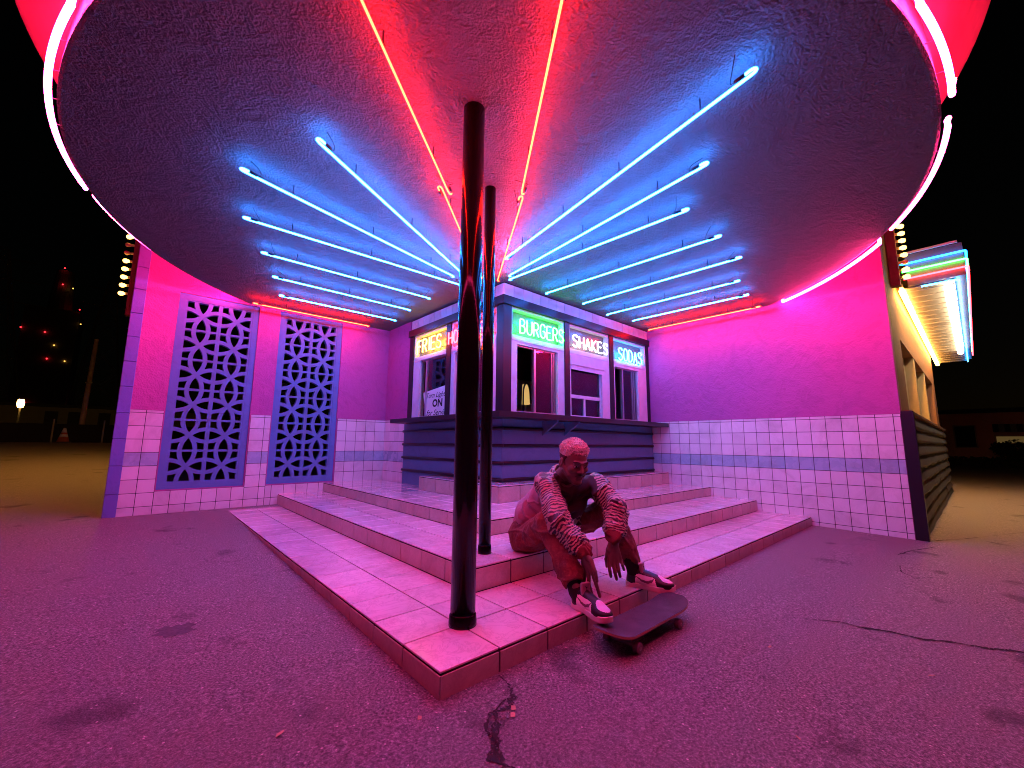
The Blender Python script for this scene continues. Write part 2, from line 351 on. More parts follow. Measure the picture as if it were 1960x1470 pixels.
js = [-1.144]+[0.049+PITCHT*k for k in range(-6, 9)]
for x0, x1 in gb:
    ph = [2.326-PITCHT*k for k in range(6)] if x0 > 1 else [0.049+PITCHT*k for k in range(-7, 9)]
    cuts = sorted([x0, x1]+[p for p in ph if x0+0.02 < p < x1-0.02])
    wall_tiles(lw, cuts, ROWS, placeL, lambda a, b_, z0, z1: z1 < min(stair(a+.003), stair(b_-.003))+0.002)
for x0, x1 in OPEN:
    x0 -= 0.012; x1 += 0.012; cuts = sorted([x0, x1]+[0.049+PITCHT*k for k in range(-7, 12) if x0+0.02 < 0.049+PITCHT*k < x1-0.02])
    wall_tiles(lw, cuts, [OZ[0]-0.012]+[z for z in ROWZ if z < OZ[0]-0.03], placeL, lambda a, b_, z0, z1: z1 < min(stair(a+.003), stair(b_-.003))+0.002)
# return wall between the corner and the counter (plane x = CX)
rb = MB(); rb.box((CX, 4.83, -0.1), (CX+0.16, YL, ZC+0.3)); rb.build('return_wall', M_PINK, lw)
MB().box((CX-0.006, 4.80, Z[3]), (CX-0.0005, YL-0.013, 1.493)).build('grout_bed', M_WGROUT, lw)
cuts = sorted([4.82, YL-0.013]+[5.62-PITCHT*k for k in range(5) if 5.62-PITCHT*k > 4.86])
wall_tiles(lw, cuts, ROWS, lambda a, b_, z0, z1: ((CX-0.006, (a+b_)/2, (z0+z1)/2), (0.012, b_-a-0.0066, z1-z0-0.0066)), lambda a, b_, z0, z1: z1 < Z[3]+0.002)
# blue block column closing the wall's outer end
col = thing('block_column', (-1.21, YL+0.1, gz(YL)), 'blue painted block column closing the outer end of the screen wall', 'column')
zz = [-0.05, 0.42, 0.77, 1.11, 1.44, 1.78, 2.11, 2.44, 2.76, 3.09, 3.40, 3.72, 4.05, 4.38, 4.7]
MB().box((-1.262, YL-0.006, -0.05), (-1.1445, YL+TH, WT)).build('mortar', simple('blue_mortar', (0.13, 0.15, 0.40), 0.9), col)
for z0, z1 in zip(zz[:-1], zz[1:]): piece('block', (-1.204, YL+0.1, (z0+z1)/2), (0.128, 0.245, z1-z0-0.006), M_BLUE, col, 0.006)

# breeze-block screens: 2 x 6 blocks, each with four petals and four corner openings
def block_mesh(w, h, d):
    """square block: circles about its corners cross in its centre; the lenses between them are open"""
    cu = bpy.data.curves.new('screen_block', 'CURVE'); cu.dimensions = '2D'; cu.fill_mode = 'BOTH'; cu.extrude = d/2; cu.bevel_depth = 0.0
    def spline(pts):
        sp = cu.splines.new('POLY'); sp.points.add(len(pts)-1); sp.use_cyclic_u = True
        for p, (x, y) in zip(sp.points, pts): p.co = ((x-0.5)*w, (y-0.5)*h, 0, 1)
    spline([(0, 0), (1, 0), (1, 1), (0, 1)])
    r = math.sqrt(0.5); bw = 0.062; ri, ro = r-bw, r+bw; ex, ey = 0.058, 0.033          # bar half-widths at the sides, at top and bottom
    def petal(ed):
        x0 = 1-math.sqrt(ri*ri-ed*ed); xs = [x0+(1-2*x0)*i/16 for i in range(17)]
        return [(x, math.sqrt(max(0, ri*ri-(max(x, 1-x))**2))) for x in xs]
    pb, ps = petal(ey), petal(ex)
    for p in (pb, [(1-x, 1-y) for x, y in pb], [(y, 1-x) for x, y in ps], [(1-y, x) for x, y in ps]): spline(p)
    # corner opening: inside its own circle, outside the two neighbours
    lo = [(1-math.sqrt(ro*ro-y*y), y) for y in np.linspace(ey, 0.5, 300)]; lo = [(x, y) for x, y in lo if x > ex and x*x+y*y < ri*ri and x*x+(y-1)**2 > ro*ro]
    hi_ = [(x, 1-math.sqrt(ro*ro-x*x)) for x in np.linspace(ex, 0.5, 300)]; hi_ = [(x, y) for x, y in hi_ if y > ey and x*x+y*y < ri*ri and (x-1)**2+y*y > ro*ro]
    pick = lambda q: q[::max(1, len(q)//6)]+[q[-1]]
    c = [(ex, ey)]+pick(lo)+list(reversed(pick(hi_)))
    for sx in (0, 1):
        for sy in (0, 1): spline([(1-x if sx else x, 1-y if sy else y) for x, y in c])
    ob = bpy.data.objects.new('tmp', cu); COL.objects.link(ob)
    dg = bpy.context.evaluated_depsgraph_get(); me = bpy.data.meshes.new_from_object(ob.evaluated_get(dg)); bpy.data.objects.remove(ob); return me
BW, BH = 0.4125, 0.4255
bme = block_mesh(BW-0.001, BH-0.001, 0.085); bme.materials.clear(); bme.materials.append(M_SCREEN)
for n, (x0, x1) in enumerate(OPEN):
    sc_ = thing('breeze_screen', ((x0+x1)/2, YL+0.06, OZ[0]), ['blue breeze-block screen nearest the block column', 'blue breeze-block screen nearest the counter corner'][n], 'screen', 'breeze-block screens')
    bx0 = (x0+x1)/2-BW; bz0 = (OZ[0]+OZ[1])/2-3*BH; fr = MB(); y0, y1 = YL+0.022, YL+0.13
    fr.box((x0+0.002, y0, OZ[0]+0.002), (bx0, y1, OZ[1]-0.002)); fr.box((bx0+2*BW, y0, OZ[0]+0.002), (x1-0.002, y1, OZ[1]-0.002))
    fr.box((bx0, y0, OZ[0]+0.002), (bx0+2*BW, y1, bz0)); fr.box((bx0, y0, bz0+6*BH), (bx0+2*BW, y1, OZ[1]-0.002)); fr.build('frame', M_SCREEN, sc_)
    for i in range(2):
        for j in range(6):
            o = bpy.data.objects.new('screen_block', bme); o.rotation_euler = (math.pi/2, 0, 0); o.location = (bx0+(i+0.5)*BW, YL+0.072, bz0+(j+0.5)*BH); link(o, sc_)

# ================================================================== right tiled wall
rw = thing('tiled_wall', (XR, 0.6, gz(0)), 'pink plaster wall with white tile wainscot and blue band', 'wall')
MB().box((XR, -1.014, -0.1), (XR+0.2, YL-0.001, WT)).build('plaster', M_PINK, rw)
MB().box((XR-0.006, -1.012, -0.05), (XR-0.0005, CY-0.05, 1.493)).build('grout_bed', M_WGROUT, rw)
def stairR(y): return Z[4] if y > 2.02 else Z[3] if y > 1.32 else Z[2] if y > 0.66 else Z[1] if y > 0 else gz(y)
cuts = sorted([-1.012, CY-0.04]+[1.801-0.1715*k for k in range(-3, 17) if 1.801-0.1715*k > -0.99])
wall_tiles(rw, cuts, ROWS, lambda a, b_, z0, z1: ((XR-0.006, (a+b_)/2, (z0+z1)/2), (0.012, b_-a-0.0066, z1-z0-0.0066)), lambda a, b_, z0, z1: z1 < min(stairR(a+.003), stairR(b_-.003))+0.002)

# ================================================================== canopy
CC = (2.42, 2.40)
def ringpts(r, z, n=160): return [(CC[0]+r*math.cos(2*math.pi*k/n), CC[1]+r*math.sin(2*math.pi*k/n), z) for k in range(n)]
can = thing('round_canopy', (CC[0], CC[1], ZC), 'huge round stucco canopy with red flared rim over the steps', 'canopy')
def lathe(prof, n=160):
    m = MB(); vs = []; fs = []
    for r, z in prof: vs += ringpts(r, z, n)
    for i in range(len(prof)-1):
        for k in range(n): fs.append((i*n+k, i*n+(k+1) % n, (i+1)*n+(k+1) % n, (i+1)*n+k))
    return m.add(vs, fs)
so = lathe([(0.02, ZC), (1, ZC), (2, ZC), (3, ZC), (4.05, ZC), (4.068, ZC+0.008), (4.068, ZC+0.03)]); so.build('soffit', M_SOFFIT, can)
lathe([(4.066, ZC+0.02), (4.062, 3.40), (4.05, 3.50)]).build('rim_band', M_FASCIA, can, True)
lathe([(4.052, 3.498), (4.41, 4.177), (4.43, 4.185), (4.43, 4.24)]).build('flared_fascia', M_FASCIA, can, True)
lathe([(4.43, 4.239), (4.40, 4.25), (0.02, 4.30)]).build('roof', M_DARK, can)

# ================================================================== support poles
def pole(x, y, zb, r, label, group):
    p = thing('support_pole', (x, y, zb), label, 'pole', group)
    MB().tube([(x, y, zb+0.01), (x, y, ZC+0.01)], r, 32).build('shaft', M_POLE, p, True)
    MB().tube([(x, y, zb-0.002), (x, y, zb+0.02), (x, y, zb+0.05), (x, y, zb+0.062)], [r*1.12, r*1.12, r*1.08, r*1.0], 32).build('base_collar', M_POLE, p, True)
pole(0.344, 0.324, Z[1], 0.067, 'thick black pole at the front corner of the bottom step', 'black support poles')
pole(0.942, 0.899, Z[2], 0.0455, 'thinner black pole standing behind the thick one', 'black support poles')
# ================================================================== service booth (corner counter with five windows)
booth = thing('service_booth', (CX, CY, Z[3]), 'corner service booth with five serving windows and a blue striped counter base', 'booth')
PR = lambda u, d, z: (u, CY-d, z)          # right face: u = x, d = outwards
PL = lambda u, d, z: (CX-d, u, z)          # left face:  u = y
def fbox(m, F, u0, u1, d0, d1, z0, z1):
    a, b_ = F(u0, d0, z0), F(u1, d1, z1)
    m.box(tuple(min(p, q) for p, q in zip(a, b_)), tuple(max(p, q) for p, q in zip(a, b_)))
# counter base with half-round black strips
base = MB().box((CX-0.04, CY-0.04, Z[3]-0.01), (XR-0.003, CY+0.12, 1.40)).box((CX-0.04, CY+0.12, Z[3]-0.01), (CX+0.12, 4.852, 1.40)).build('counter_base', M_BASE, booth)
for z in (1.278, 1.064, 0.852, 0.648):
    MB().tube([(XR-0.003, CY-0.045, z), (CX-0.03, CY-0.045, z)], 0.021, 10).build('black_strip', M_TRIM, base, True)
    MB().tube([(CX-0.045, CY-0.06, z), (CX-0.045, 4.865, z)], 0.021, 10).build('black_strip', M_TRIM, base, True)
d_ = 0.365
MB().prism([(CX-d_, CY-d_, 1.398), (XR-0.004, CY-d_, 1.398), (XR-0.004, CY+0.02, 1.398), (CX+0.02, CY+0.02, 1.398), (CX+0.02, 4.72, 1.398), (CX-d_, 4.72, 1.398)], (0, 0, 0.065)).build('counter_shelf', M_SHELF, booth)
for x in (3.02, 3.46): MB().prism([(x, CY-0.041, 1.397), (x, CY-0.31, 1.397), (x, CY-0.31, 1.375), (x, CY-0.041, 1.20)], (0.03, 0, 0)).build('shelf_bracket', M_BASE, booth)
# posts, beam and tile band
for F_, u0, u1 in ((PR, 3.53, 3.637), (PR, 4.66, 4.768), (PR, 5.812, XR-0.003), (PL, 3.545, 3.66), (PL, 4.685, 4.81)):
    pm = MB(); fbox(pm, F_, u0, u1, -0.1, 0.02, 1.464, 2.90); pm.build('window_post', M_TRIM, booth)
MB().box((CX-0.021, CY-0.021, 1.464), (CX+0.12, CY+0.12, 2.90)).build('corner_post', M_TRIM, booth)
MB().box((CX-0.05, CY-0.05, 2.896), (XR-0.003, CY+0.12, 3.008)).box((CX-0.05, CY+0.12, 2.896), (CX+0.12, 4.82, 3.008)).build('header_beam', M_TRIM, booth)
MB().box((CX+0.004, CY+0.004, 3.006), (XR-0.003, CY+0.12, ZC-0.001)).box((CX+0.004, CY+0.12, 3.006), (CX+0.12, 4.80, ZC-0.001)).build('tile_backing', M_WGROUT, booth)
u = CX
while u < XR-0.02:
    u1 = min(u+0.171, XR-0.004); piece('header_tile', ((u+u1)/2, CY, (3.012+ZC-0.006)/2), (u1-u-0.007, 0.012, ZC-3.02), M_WTILE, booth, 0.0018); u += 0.171
u = CY
while u < 4.79:
    u1 = min(u+0.171, 4.80); piece('header_tile', (CX, (u+u1)/2, (3.012+ZC-0.006)/2), (0.012, u1-u-0.007, ZC-3.02), M_WTILE, booth, 0.0018); u += 0.171
MB().box((CX-0.012, CY-0.012, ZC-0.014), (XR-0.003, CY+0.001, ZC-0.0005)).box((CX-0.012, CY+0.001, ZC-0.014), (CX+0.001, 4.82, ZC-0.0005)).build('ceiling_bead', M_TRIM, booth)

def window(F, bay, opening, mullions, label, transom=None, head=2.488):
    """white timber frame with aluminium sliding sashes; bay, opening = (u0,u1,z0,z1)"""
    w = MB(); (a, b_), (o0, o1, z0, z1) = bay, opening
    fbox(w, F, a, o0, -0.09, 0.004, 1.464, head); fbox(w, F, o1, b_, -0.09, 0.004, 1.464, head); fbox(w, F, o0, o1, -0.09, 0.004, z1, head)
    fbox(w, F, o0, o1, -0.09, 0.006, 1.464, z0)
    # stepped inner casing
    fbox(w, F, a+0.012, b_-0.012, 0.004, 0.012, head-0.045, head-0.012)
    fr = w.build('window', M_FRAME, booth)
    if label: fr['label'] = label
    s_ = MB(); t = 0.016
    lo = z0 if transom is None else transom
    fbox(s_, F, o0, o0+t, -0.075, -0.03, z0, z1); fbox(s_, F, o1-t, o1, -0.075, -0.03, z0, z1); fbox(s_, F, o0+t, o1-t, -0.075, -0.03, z0, z0+t); fbox(s_, F, o0+t, o1-t, -0.075, -0.03, z1-t, z1)
    for mu in mullions: fbox(s_, F, mu-0.018, mu+0.018, -0.07, -0.024, z0+t, (transom or z1-t))
    if transom: fbox(s_, F, o0+t, o1-t, -0.068, -0.02, transom, transom+0.05)
    s_.build('sash_frame', M_FRAME if transom else M_ALU, fr)
    return fr, t
def pane(F, fr, u0, u1, z0, z1, d=-0.05):
    m = MB(); fbox(m, F, u0, u1, d-0.002, d+0.002, z0, z1); m.build('pane', M_GLASS, fr)
wf, t = window(PR, (2.47, 3.528), (2.585, 3.39, 1.50, 2.40), [2.945], 'window with its left half slid open')
pane(PR, wf, 2.963, 3.374, 1.516, 2.384)
for uu in (3.30, 3.345): m = MB(); fbox(m, PR, uu-0.008, uu+0.008, -0.07, -0.035, 1.516, 2.384); m.build('sash_rail', M_ALU, wf)
wf, t = window(PR, (3.639, 4.658), (3.68, 4.45, 1.50, 2.27), [4.03], 'window with a fixed upper pane over two small sliders', 1.775)
pane(PR, wf, 3.696, 4.434, 1.825, 2.254); pane(PR, wf, 3.696, 4.012, 1.516, 1.775); pane(PR, wf, 4.048, 4.434, 1.516, 1.775)
m = MB(); fbox(m, PR, 3.64, 4.5, 0.004, 0.03, 2.27, 2.40); fbox(m, PR, 3.66, 4.46, 0.004, 0.016, 2.20, 2.27); m.build('head_casing', M_FRAME, wf)
wf, t = window(PR, (4.77, 5.81), (4.815, 5.53, 1.50, 2.39), [5.085], 'window beside the tiled wall')
pane(PR, wf, 5.103, 5.514, 1.516, 2.374)
for uu in (5.40, 5.46): m = MB(); fbox(m, PR, uu-0.009, uu+0.009, -0.07, -0.035, 1.516, 2.374); m.build('sash_rail', M_ALU, wf)
wf, t = window(PL, (3.662, 4.683), (3.67, 4.47, 1.50, 2.44), [4.30], 'window with a paper notice')
pane(PL, wf, 3.688, 4.282, 1.516, 2.424)
wf, t = window(PL, (2.47, 3.543), (2.60, 3.44, 1.50, 2.42), [3.0], 'window half hidden by the poles')
pane(PL, wf, 2.616, 2.982, 1.516, 2.404); pane(PL, wf, 3.018, 3.424, 1.516, 2.404)
# inside: cabinet run and sink behind the glass
MB().box((CX+0.3, CY+0.5, Z[3]), (XR-0.3, CY+0.9, 1.35)).build('back_counter', simple('steel_worktop', (0.35, 0.33, 0.34), 0.35, metal=0.6), booth)
MB().box((3.9, 4.6, 1.6), (5.6, 4.9, 2.4)).build('wall_cupboard', M_FRAME, booth)
fa = thing('kitchen_faucet', (3.27, CY+0.6, 1.35), 'black gooseneck faucet inside the open window under the green sign', 'faucet')
MB().tube(chaikin([(3.27, CY+0.6, 1.35), (3.27, CY+0.6, 1.72), (3.275, CY+0.6, 1.96), (3.355, CY+0.6, 2.03), (3.415, CY+0.6, 1.93), (3.43, CY+0.6, 1.70)], 3), 0.013, 10).build('spout', M_WIRE, fa, True)
MB().tube([(3.27, CY+0.6, 1.35), (3.27, CY+0.6, 1.45)], 0.03, 12).build('base', M_ALU, fa)
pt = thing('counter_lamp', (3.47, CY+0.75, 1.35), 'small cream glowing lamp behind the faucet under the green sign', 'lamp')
MB().tube([(3.47, CY+0.75, 1.70), (3.465, CY+0.75, 2.02)], [0.065, 0.05], 16).build('lamp_shade', emit('lamp_shade', 'lampshade'), pt, True)  # towel roll given its own glow in place of light inside the booth
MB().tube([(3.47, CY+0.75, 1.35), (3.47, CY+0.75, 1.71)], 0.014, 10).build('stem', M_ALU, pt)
# paper notice taped inside the fries window
no = thing('paper_notice', (CX+0.03, 4.0, 1.5), 'white paper notice with black handwriting taped inside the window', 'notice')
MB().prism([(CX+0.035, 4.40, 1.90), (CX+0.035, 3.68, 1.97), (CX+0.035, 3.68, 1.47), (CX+0.035, 4.26, 1.47)], (0.002, 0, 0)).build('paper', simple('white_paper', (0.82, 0.78, 0.82), 0.7), no)
M_INK = simple('black_ink', (0.01, 0.008, 0.012), 0.6)
def writing(txt, y, z, size, shear, off=0.0):
    cu = bpy.data.curves.new('writing', 'FONT'); cu.body = txt; cu.size = size; cu.shear = shear; cu.offset = off; cu.align_x = 'CENTER'; cu.resolution_u = 3; cu.materials.append(M_INK)
    tmp = bpy.data.objects.new('tmp_text', cu); COL.objects.link(tmp); me = bpy.data.meshes.new_from_object(tmp.evaluated_get(bpy.context.evaluated_depsgraph_get())); bpy.data.objects.remove(tmp); me.materials.clear(); me.materials.append(M_INK)
    o = bpy.data.objects.new('writing', me); o.rotation_euler = (math.pi/2, 0, -math.pi/2); o.location = (CX+0.033, y, z); o.scale = (1.15, 1, 1); link(o, no)
writing('Turn Lights', 4.00, 1.80, 0.115, 0.35, 0.001); writing('ON', 3.95, 1.655, 0.16, 0.05, 0.006); writing('for Service', 3.96, 1.52, 0.125, 0.4, 0.001)

# ================================================================== neon word signs in the transoms
GL = {  # single-stroke letters on a 1 x 1 box
 'B': [[(0, 0), (0, 1), (.55, 1), (.75, .8), (.55, .55), (.05, .52)], [(.3, .53), (.62, .53), (.85, .28), (.6, 0), (-.02, 0)]],
 'U': [[(0, 1), (0, .2), (.2, 0), (.6, 0), (.8, .2), (.8, 1)]],
 'R': [[(0, 0), (0, 1), (.6, 1), (.8, .78), (.6, .5), (.05, .48)], [(.35, .48), (.8, 0)]],
 'G': [[(.8, .82), (.6, 1), (.2, 1), (0, .75), (0, .2), (.2, 0), (.65, 0), (.8, .15), (.8, .48), (.42, .48)]],
 'E': [[(.75, 1), (0, 1), (0, 0), (.78, 0)], [(0, .52), (.6, .52)]],
 'S': [[(.78, .84), (.6, 1), (.18, 1), (0, .8), (.1, .58), (.65, .45), (.8, .22), (.62, 0), (.15, 0), (0, .15)]],
 'H': [[(0, 0), (0, 1)], [(0, .5), (.75, .5)], [(.75, 1), (.75, 0)]],
 'A': [[(0, 0), (.38, 1), (.76, 0)], [(.14, .34), (.62, .34)]],
 'K': [[(0, 0), (0, 1)], [(.75, 1), (.05, .48), (.78, 0)]],
 'O': [[(.2, 1), (.6, 1), (.8, .75), (.8, .22), (.6, 0), (.2, 0), (0, .22), (0, .75), (.2, 1)]],
 'D': [[(0, 0), (0, 1), (.45, 1), (.78, .72), (.78, .28), (.45, 0), (0, 0)]],
 'F': [[(0, 0), (0, 1), (.72, 1)], [(0, .53), (.58, .53)]],
 'I': [[(.2, 0), (.2, 1)]],
 'T': [[(0, 1), (.8, 1)], [(.4, 1), (.4, 0)]]}
M_PANEL = simple('ribbed_sign_panel', (0.15, 0.15, 0.165), 0.2, bmp=0.0)
def word_sign(F, txt, bay, span, zs, key, label):
    u0, u1 = bay; s0, s1 = span; sg = 1 if s1 > s0 else -1
    c = F((u0+u1)/2, -0.05, 2.49); sn = thing('neon_sign', c, label, 'neon sign', 'neon word signs over the windows')
    p = MB(); fbox(p, F, u0, u1, -0.10, -0.085, 2.49, 2.895); p.build('back_panel', M_PANEL, sn)
    p = MB(); t = 0.028
    fbox(p, F, u0, u1, -0.085, 0.0, 2.49, 2.49+t); fbox(p, F, u0, u1, -0.085, 0.0, 2.895-t, 2.895); fbox(p, F, u0, u0+t, -0.085, 0.0, 2.49+t, 2.895-t); fbox(p, F, u1-t, u1, -0.085, 0.0, 2.49+t, 2.895-t)
    p.build('light_box', M_FRAME, sn)
    n = len(txt); narrow = {'I': 0.5, ' ': 0.5}; ws = [narrow.get(ch, 1.0) for ch in txt]; unit = abs(s1-s0)/sum(ws); x = 0; em = emit('neon_'+key, key)
    for ch, w in zip(txt, ws):
        if ch != ' ':
            m = MB(); jz = random.uniform(-0.006, 0.006)
            for st in GL[ch]:
                pts = []
                for a, b_ in st:
                    uu = s0+sg*(x+0.10*unit+a*unit*0.92*(1 if w == 1 else 1)); pts.append(F(uu, 0.036, zs[0]+jz+b_*(zs[1]-zs[0])))
                m.tube(rounded(pts, 0.022), 0.0105, 8)
            m.build('letter', em, sn, True)
        x += w*unit
    m = MB()
    for uu in (s0+sg*0.03, (s0+s1)/2, s1-sg*0.04): m.tube([F(uu, -0.085, zs[0]+0.01), F(uu, 0.03, zs[0]+0.01)], 0.004, 6)
    m.build('tube_support', M_CAP, sn)
    m = MB(); m.tube(chaikin([F(s0-sg*0.09, -0.084, zs[0]+0.10), F(s0-sg*0.07, -0.05, zs[0]+0.13), F(s0-sg*0.02, -0.03, zs[0]+0.12)], 2), 0.004, 6); m.build('wire', M_WIRE, sn)
word_sign(PR, 'BURGERS', (2.470, 3.528), (2.59, 3.50), (2.553, 2.745), 'green', 'green neon sign reading BURGERS')
word_sign(PR, 'SHAKES', (3.639, 4.658), (3.68, 4.60), (2.545, 2.722), 'white', 'white neon sign reading SHAKES')
word_sign(PR, 'SODAS', (4.770, 5.810), (4.88, 5.65), (2.522, 2.725), 'cyan', 'blue neon sign reading SODAS')
word_sign(PL, 'FRIES', (3.662, 4.683), (4.53, 3.76), (2.565, 2.775), 'yellow', 'yellow neon sign reading FRIES')
word_sign(PL, 'HOT DOGS', (2.470, 3.543), (3.59, 2.56), (2.562, 2.745), 'scarlet', 'red neon sign reading HOT DOGS behind the poles')

# ================================================================== neon tubes under the canopy
TUBES = [  # outer end, inner end, colour, label
 ((-0.35, 1.16), (1.72, 2.35), 'blue', 'blue neon tube beside the red pair on the screen-wall side, first of six'),
 ((-0.67, 1.87), (1.64, 2.46), 'blue', 'second blue neon tube from the red pair on the screen-wall side'),
 ((-0.52, 2.65), (1.87, 2.63), 'blue', 'third blue neon tube from the red pair on the screen-wall side'),
 ((-0.24, 3.34), (1.83, 3.34), 'blue', 'fourth blue neon tube from the red pair on the screen-wall side'),
 ((0.01, 4.00), (1.88, 4.00), 'blue', 'fifth blue neon tube from the red pair on the screen-wall side'),
 ((0.24, 4.68), (1.97, 4.66), 'blue', 'blue neon tube next to the short red tube by the breeze-block screens'),
 ((0.04, 5.31), (1.78, 5.30), 'red', 'short red neon tube along the top of the breeze-block screen wall'),
 ((1.25, -1.01), (1.77, 1.65), 'blue', 'longest blue neon tube, beside the red pair on the tiled-wall side'),
 ((1.82, -0.51), (2.11, 1.99), 'blue', 'second blue neon tube from the red pair on the tiled-wall side'),
 ((2.30, -0.14), (2.19, 2.07), 'blue', 'third blue neon tube from the red pair on the tiled-wall side'),
 ((2.98, -0.14), (2.87, 2.09), 'blue', 'fourth blue neon tube from the red pair on the tiled-wall side'),
 ((3.62, -0.10), (3.56, 2.01), 'blue', 'fifth blue neon tube from the red pair on the tiled-wall side'),
 ((4.30, 0.16), (4.24, 2.08), 'blue', 'sixth blue neon tube from the red pair on the tiled-wall side'),
 ((4.90, 0.26), (4.82, 1.98), 'blue', 'blue neon tube next to the short red tube by the tiled wall'),
 ((5.55, 0.32), (5.51, 2.09), 'red', 'short red neon tube along the top of the tiled wall'),
 ((-0.63, -0.05), (0.65, 1.07), 'red', 'long red neon tube at the canopy front, on the screen-wall side'),
 ((0.55, 1.03), (1.89, 2.26), 'red', 'red neon tube running behind the pole top towards the booth'),
 ((0.08, -0.70), (1.08, 0.67), 'red', 'long red neon tube at the canopy front, on the tiled-wall side'),
 ((1.12, 0.69), (2.11, 2.20), 'red', 'red neon tube ending at the booth corner')]
ZN = ZC-0.095
for i, (a, b_, key, label) in enumerate(TUBES):
    A, B_ = Vector((*a, ZN)), Vector((*b_, ZN)); d = (B_-A).normalized(); s = Vector((-d.y, d.x, 0))
    if i < 7: s = -s
    tb = thing('neon_tube', (*((A+B_)/2).xy, ZN), label, 'neon tube', 'neon tubes under the canopy')
    rad = 0.0082 if key == 'blue' else 0.0068
    path = [A+d*0.050+s*0.030, A+d*0.03+s*0.031, A+d*0.004+s*0.030, A-d*0.008+s*0.016, A+d*0.004+s*0.002, A+d*0.04, B_-d*0.04, B_-d*0.004-s*0.002, B_+d*0.006-s*0.012, B_-d*0.004-s*0.023, B_-d*0.03-s*0.024]
    full = chaikin(path[:6], 2)+chaikin(path[6:], 2)
    MB().tube(full, rad, 8).build('glass_tube', emit('neon_'+key, key), tb, True)
    for q, dd in ((path[0], d), (path[-1], -d)):
        MB().tube([q-dd*0.004, q+dd*0.055], 0.0115, 8).build('electrode', M_CAP, tb, True)
        w0 = q+dd*0.055; MB().tube(chaikin([w0, w0+dd*0.03+Vector((0, 0, 0.005)), w0+s*0.05*random.uniform(-1, 1)+Vector((0, 0, 0.03)), w0+s*0.09*random.uniform(-1, 1)-dd*0.05+Vector((0, 0, 0.094))], 2), 0.003, 5).build('wire', M_WIRE, tb)
    n = max(2, int((B_-A).length/0.9)+1)
    for k in range(n):
        q = A.lerp(B_, (k+0.5)/n); MB().tube([q+Vector((0, 0, 0.008)), q+Vector((0, 0, 0.0945))], 0.005, 6).tube([q-s*0.016+Vector((0, 0, 0.006)), q+s*0.016+Vector((0, 0, 0.006))], 0.004, 6).build('standoff', M_CAP, tb)
RING = [  # from, to (degrees about the canopy centre), radius, height, label
 (197.1, 167.2, 4.108, 3.237, 'pink-white neon arc on the canopy rim above the bulbs by the block column'),
 (165.6, 129.3, 4.085, 3.237, 'thin neon arc on the canopy rim over the breeze-block screens'),
 (258.4, 270.6, 4.118, 3.237, 'pink-white neon arc at the top of the rim on the tiled-wall side'),
 (275.2, 297.3, 4.105, 3.225, 'pink-white neon arc on the rim above the striped side awning'),
 (300.4, 325.8, 4.100, 3.183, 'neon arc on the rim meeting the top of the tiled wall'),
 (198.5, 217, 4.11, 3.237, 'neon arc on the front rim of the canopy, towards the screen wall'),
 (218.5, 238, 4.11, 3.237, 'neon arc on the front rim of the canopy, in the middle'),
 (239.5, 257, 4.11, 3.237, 'neon arc on the front rim of the canopy, towards the tiled wall')]
for a0, a1, r, z, label in RING:
    am = R((a0+a1)/2); tb = thing('rim_neon', (CC[0]+r*math.cos(am), CC[1]+r*math.sin(am), z), label, 'neon tube', 'neon arcs round the canopy rim')
    n = int(abs(a1-a0)/1.2)+2; pt_ = lambda a, rr, zz: (CC[0]+rr*math.cos(R(a)), CC[1]+rr*math.sin(R(a)), zz)
    arc = [pt_(a0+(a1-a0)*k/n, r, z) for k in range(n+1)]; sg = 1 if a1 > a0 else -1
    arc = [pt_(a0+sg*0.5, r+0.012, z+0.075), pt_(a0-sg*0.05, r, z+0.04)]+arc+[pt_(a1+sg*0.05, r, z+0.04), pt_(a1-sg*0.5, r+0.012, z+0.075)]
    MB().tube(arc, 0.0165, 8).build('glass_tube', emit('neon_ring', 'ring'), tb, True)
    k = a0
    while (k < a1-1) if sg > 0 else (k > a1+1):
        k += sg*4.3
        if (k-a1)*sg > -0.5: break
        MB().tube([pt_(k, 4.062, z+0.01), pt_(k, r-0.008, z+0.002)], 0.003, 6).build('standoff', M_CAP, tb)
# ================================================================== side wing beyond the tiled wall (plane y = -1.014, running away along x)
YW = -1.014
wing = thing('side_wing', (10, YW, 0), 'side wall lit amber with cream boarded bays over wavy log siding', 'wall')
MB().box((XR+0.2, YW+0.02, -0.1), (14.2, 3.0, 1.52)).box((XR+0.2, YW+0.16, 1.52), (14.2, 3.0, 2.62)).box((XR+0.2, YW, 2.62), (14.2, 3.0, WT)).box((XR+0.2, YW, 1.52), (6.98, YW+0.16, 2.62)).box((13.4, YW, 1.52), (14.2, YW+0.16, 2.62)).build('plaster', M_RUST, wing)
for x in (8.85, 10.95): MB().box((x, YW+0.005, 1.521), (x+0.2, YW+0.16, 2.619)).build('fin', M_CREAM, wing)
for x0, x1 in ((6.98, 8.85), (9.05, 10.95), (11.15, 13.4)):
    n = 6
    for k in range(n):
        a, b_ = x0+(x1-x0)*k/n, x0+(x1-x0)*(k+1)/n; piece('cream_board', ((a+b_)/2, YW+0.135, 2.07), (b_-a-0.004, 0.03, 1.09), M_CREAM, wing, 0.006)
MB().box((XR-0.016, YW-0.115, -0.1), (XR+0.10, YW-0.001, 1.52)).build('corner_trim', M_TRIM, wing)
MB().box((6.0, YW-0.09, 1.50), (14.2, YW-0.001, 1.535)).build('sill', M_RUST, wing)
nr = random.Random(3)
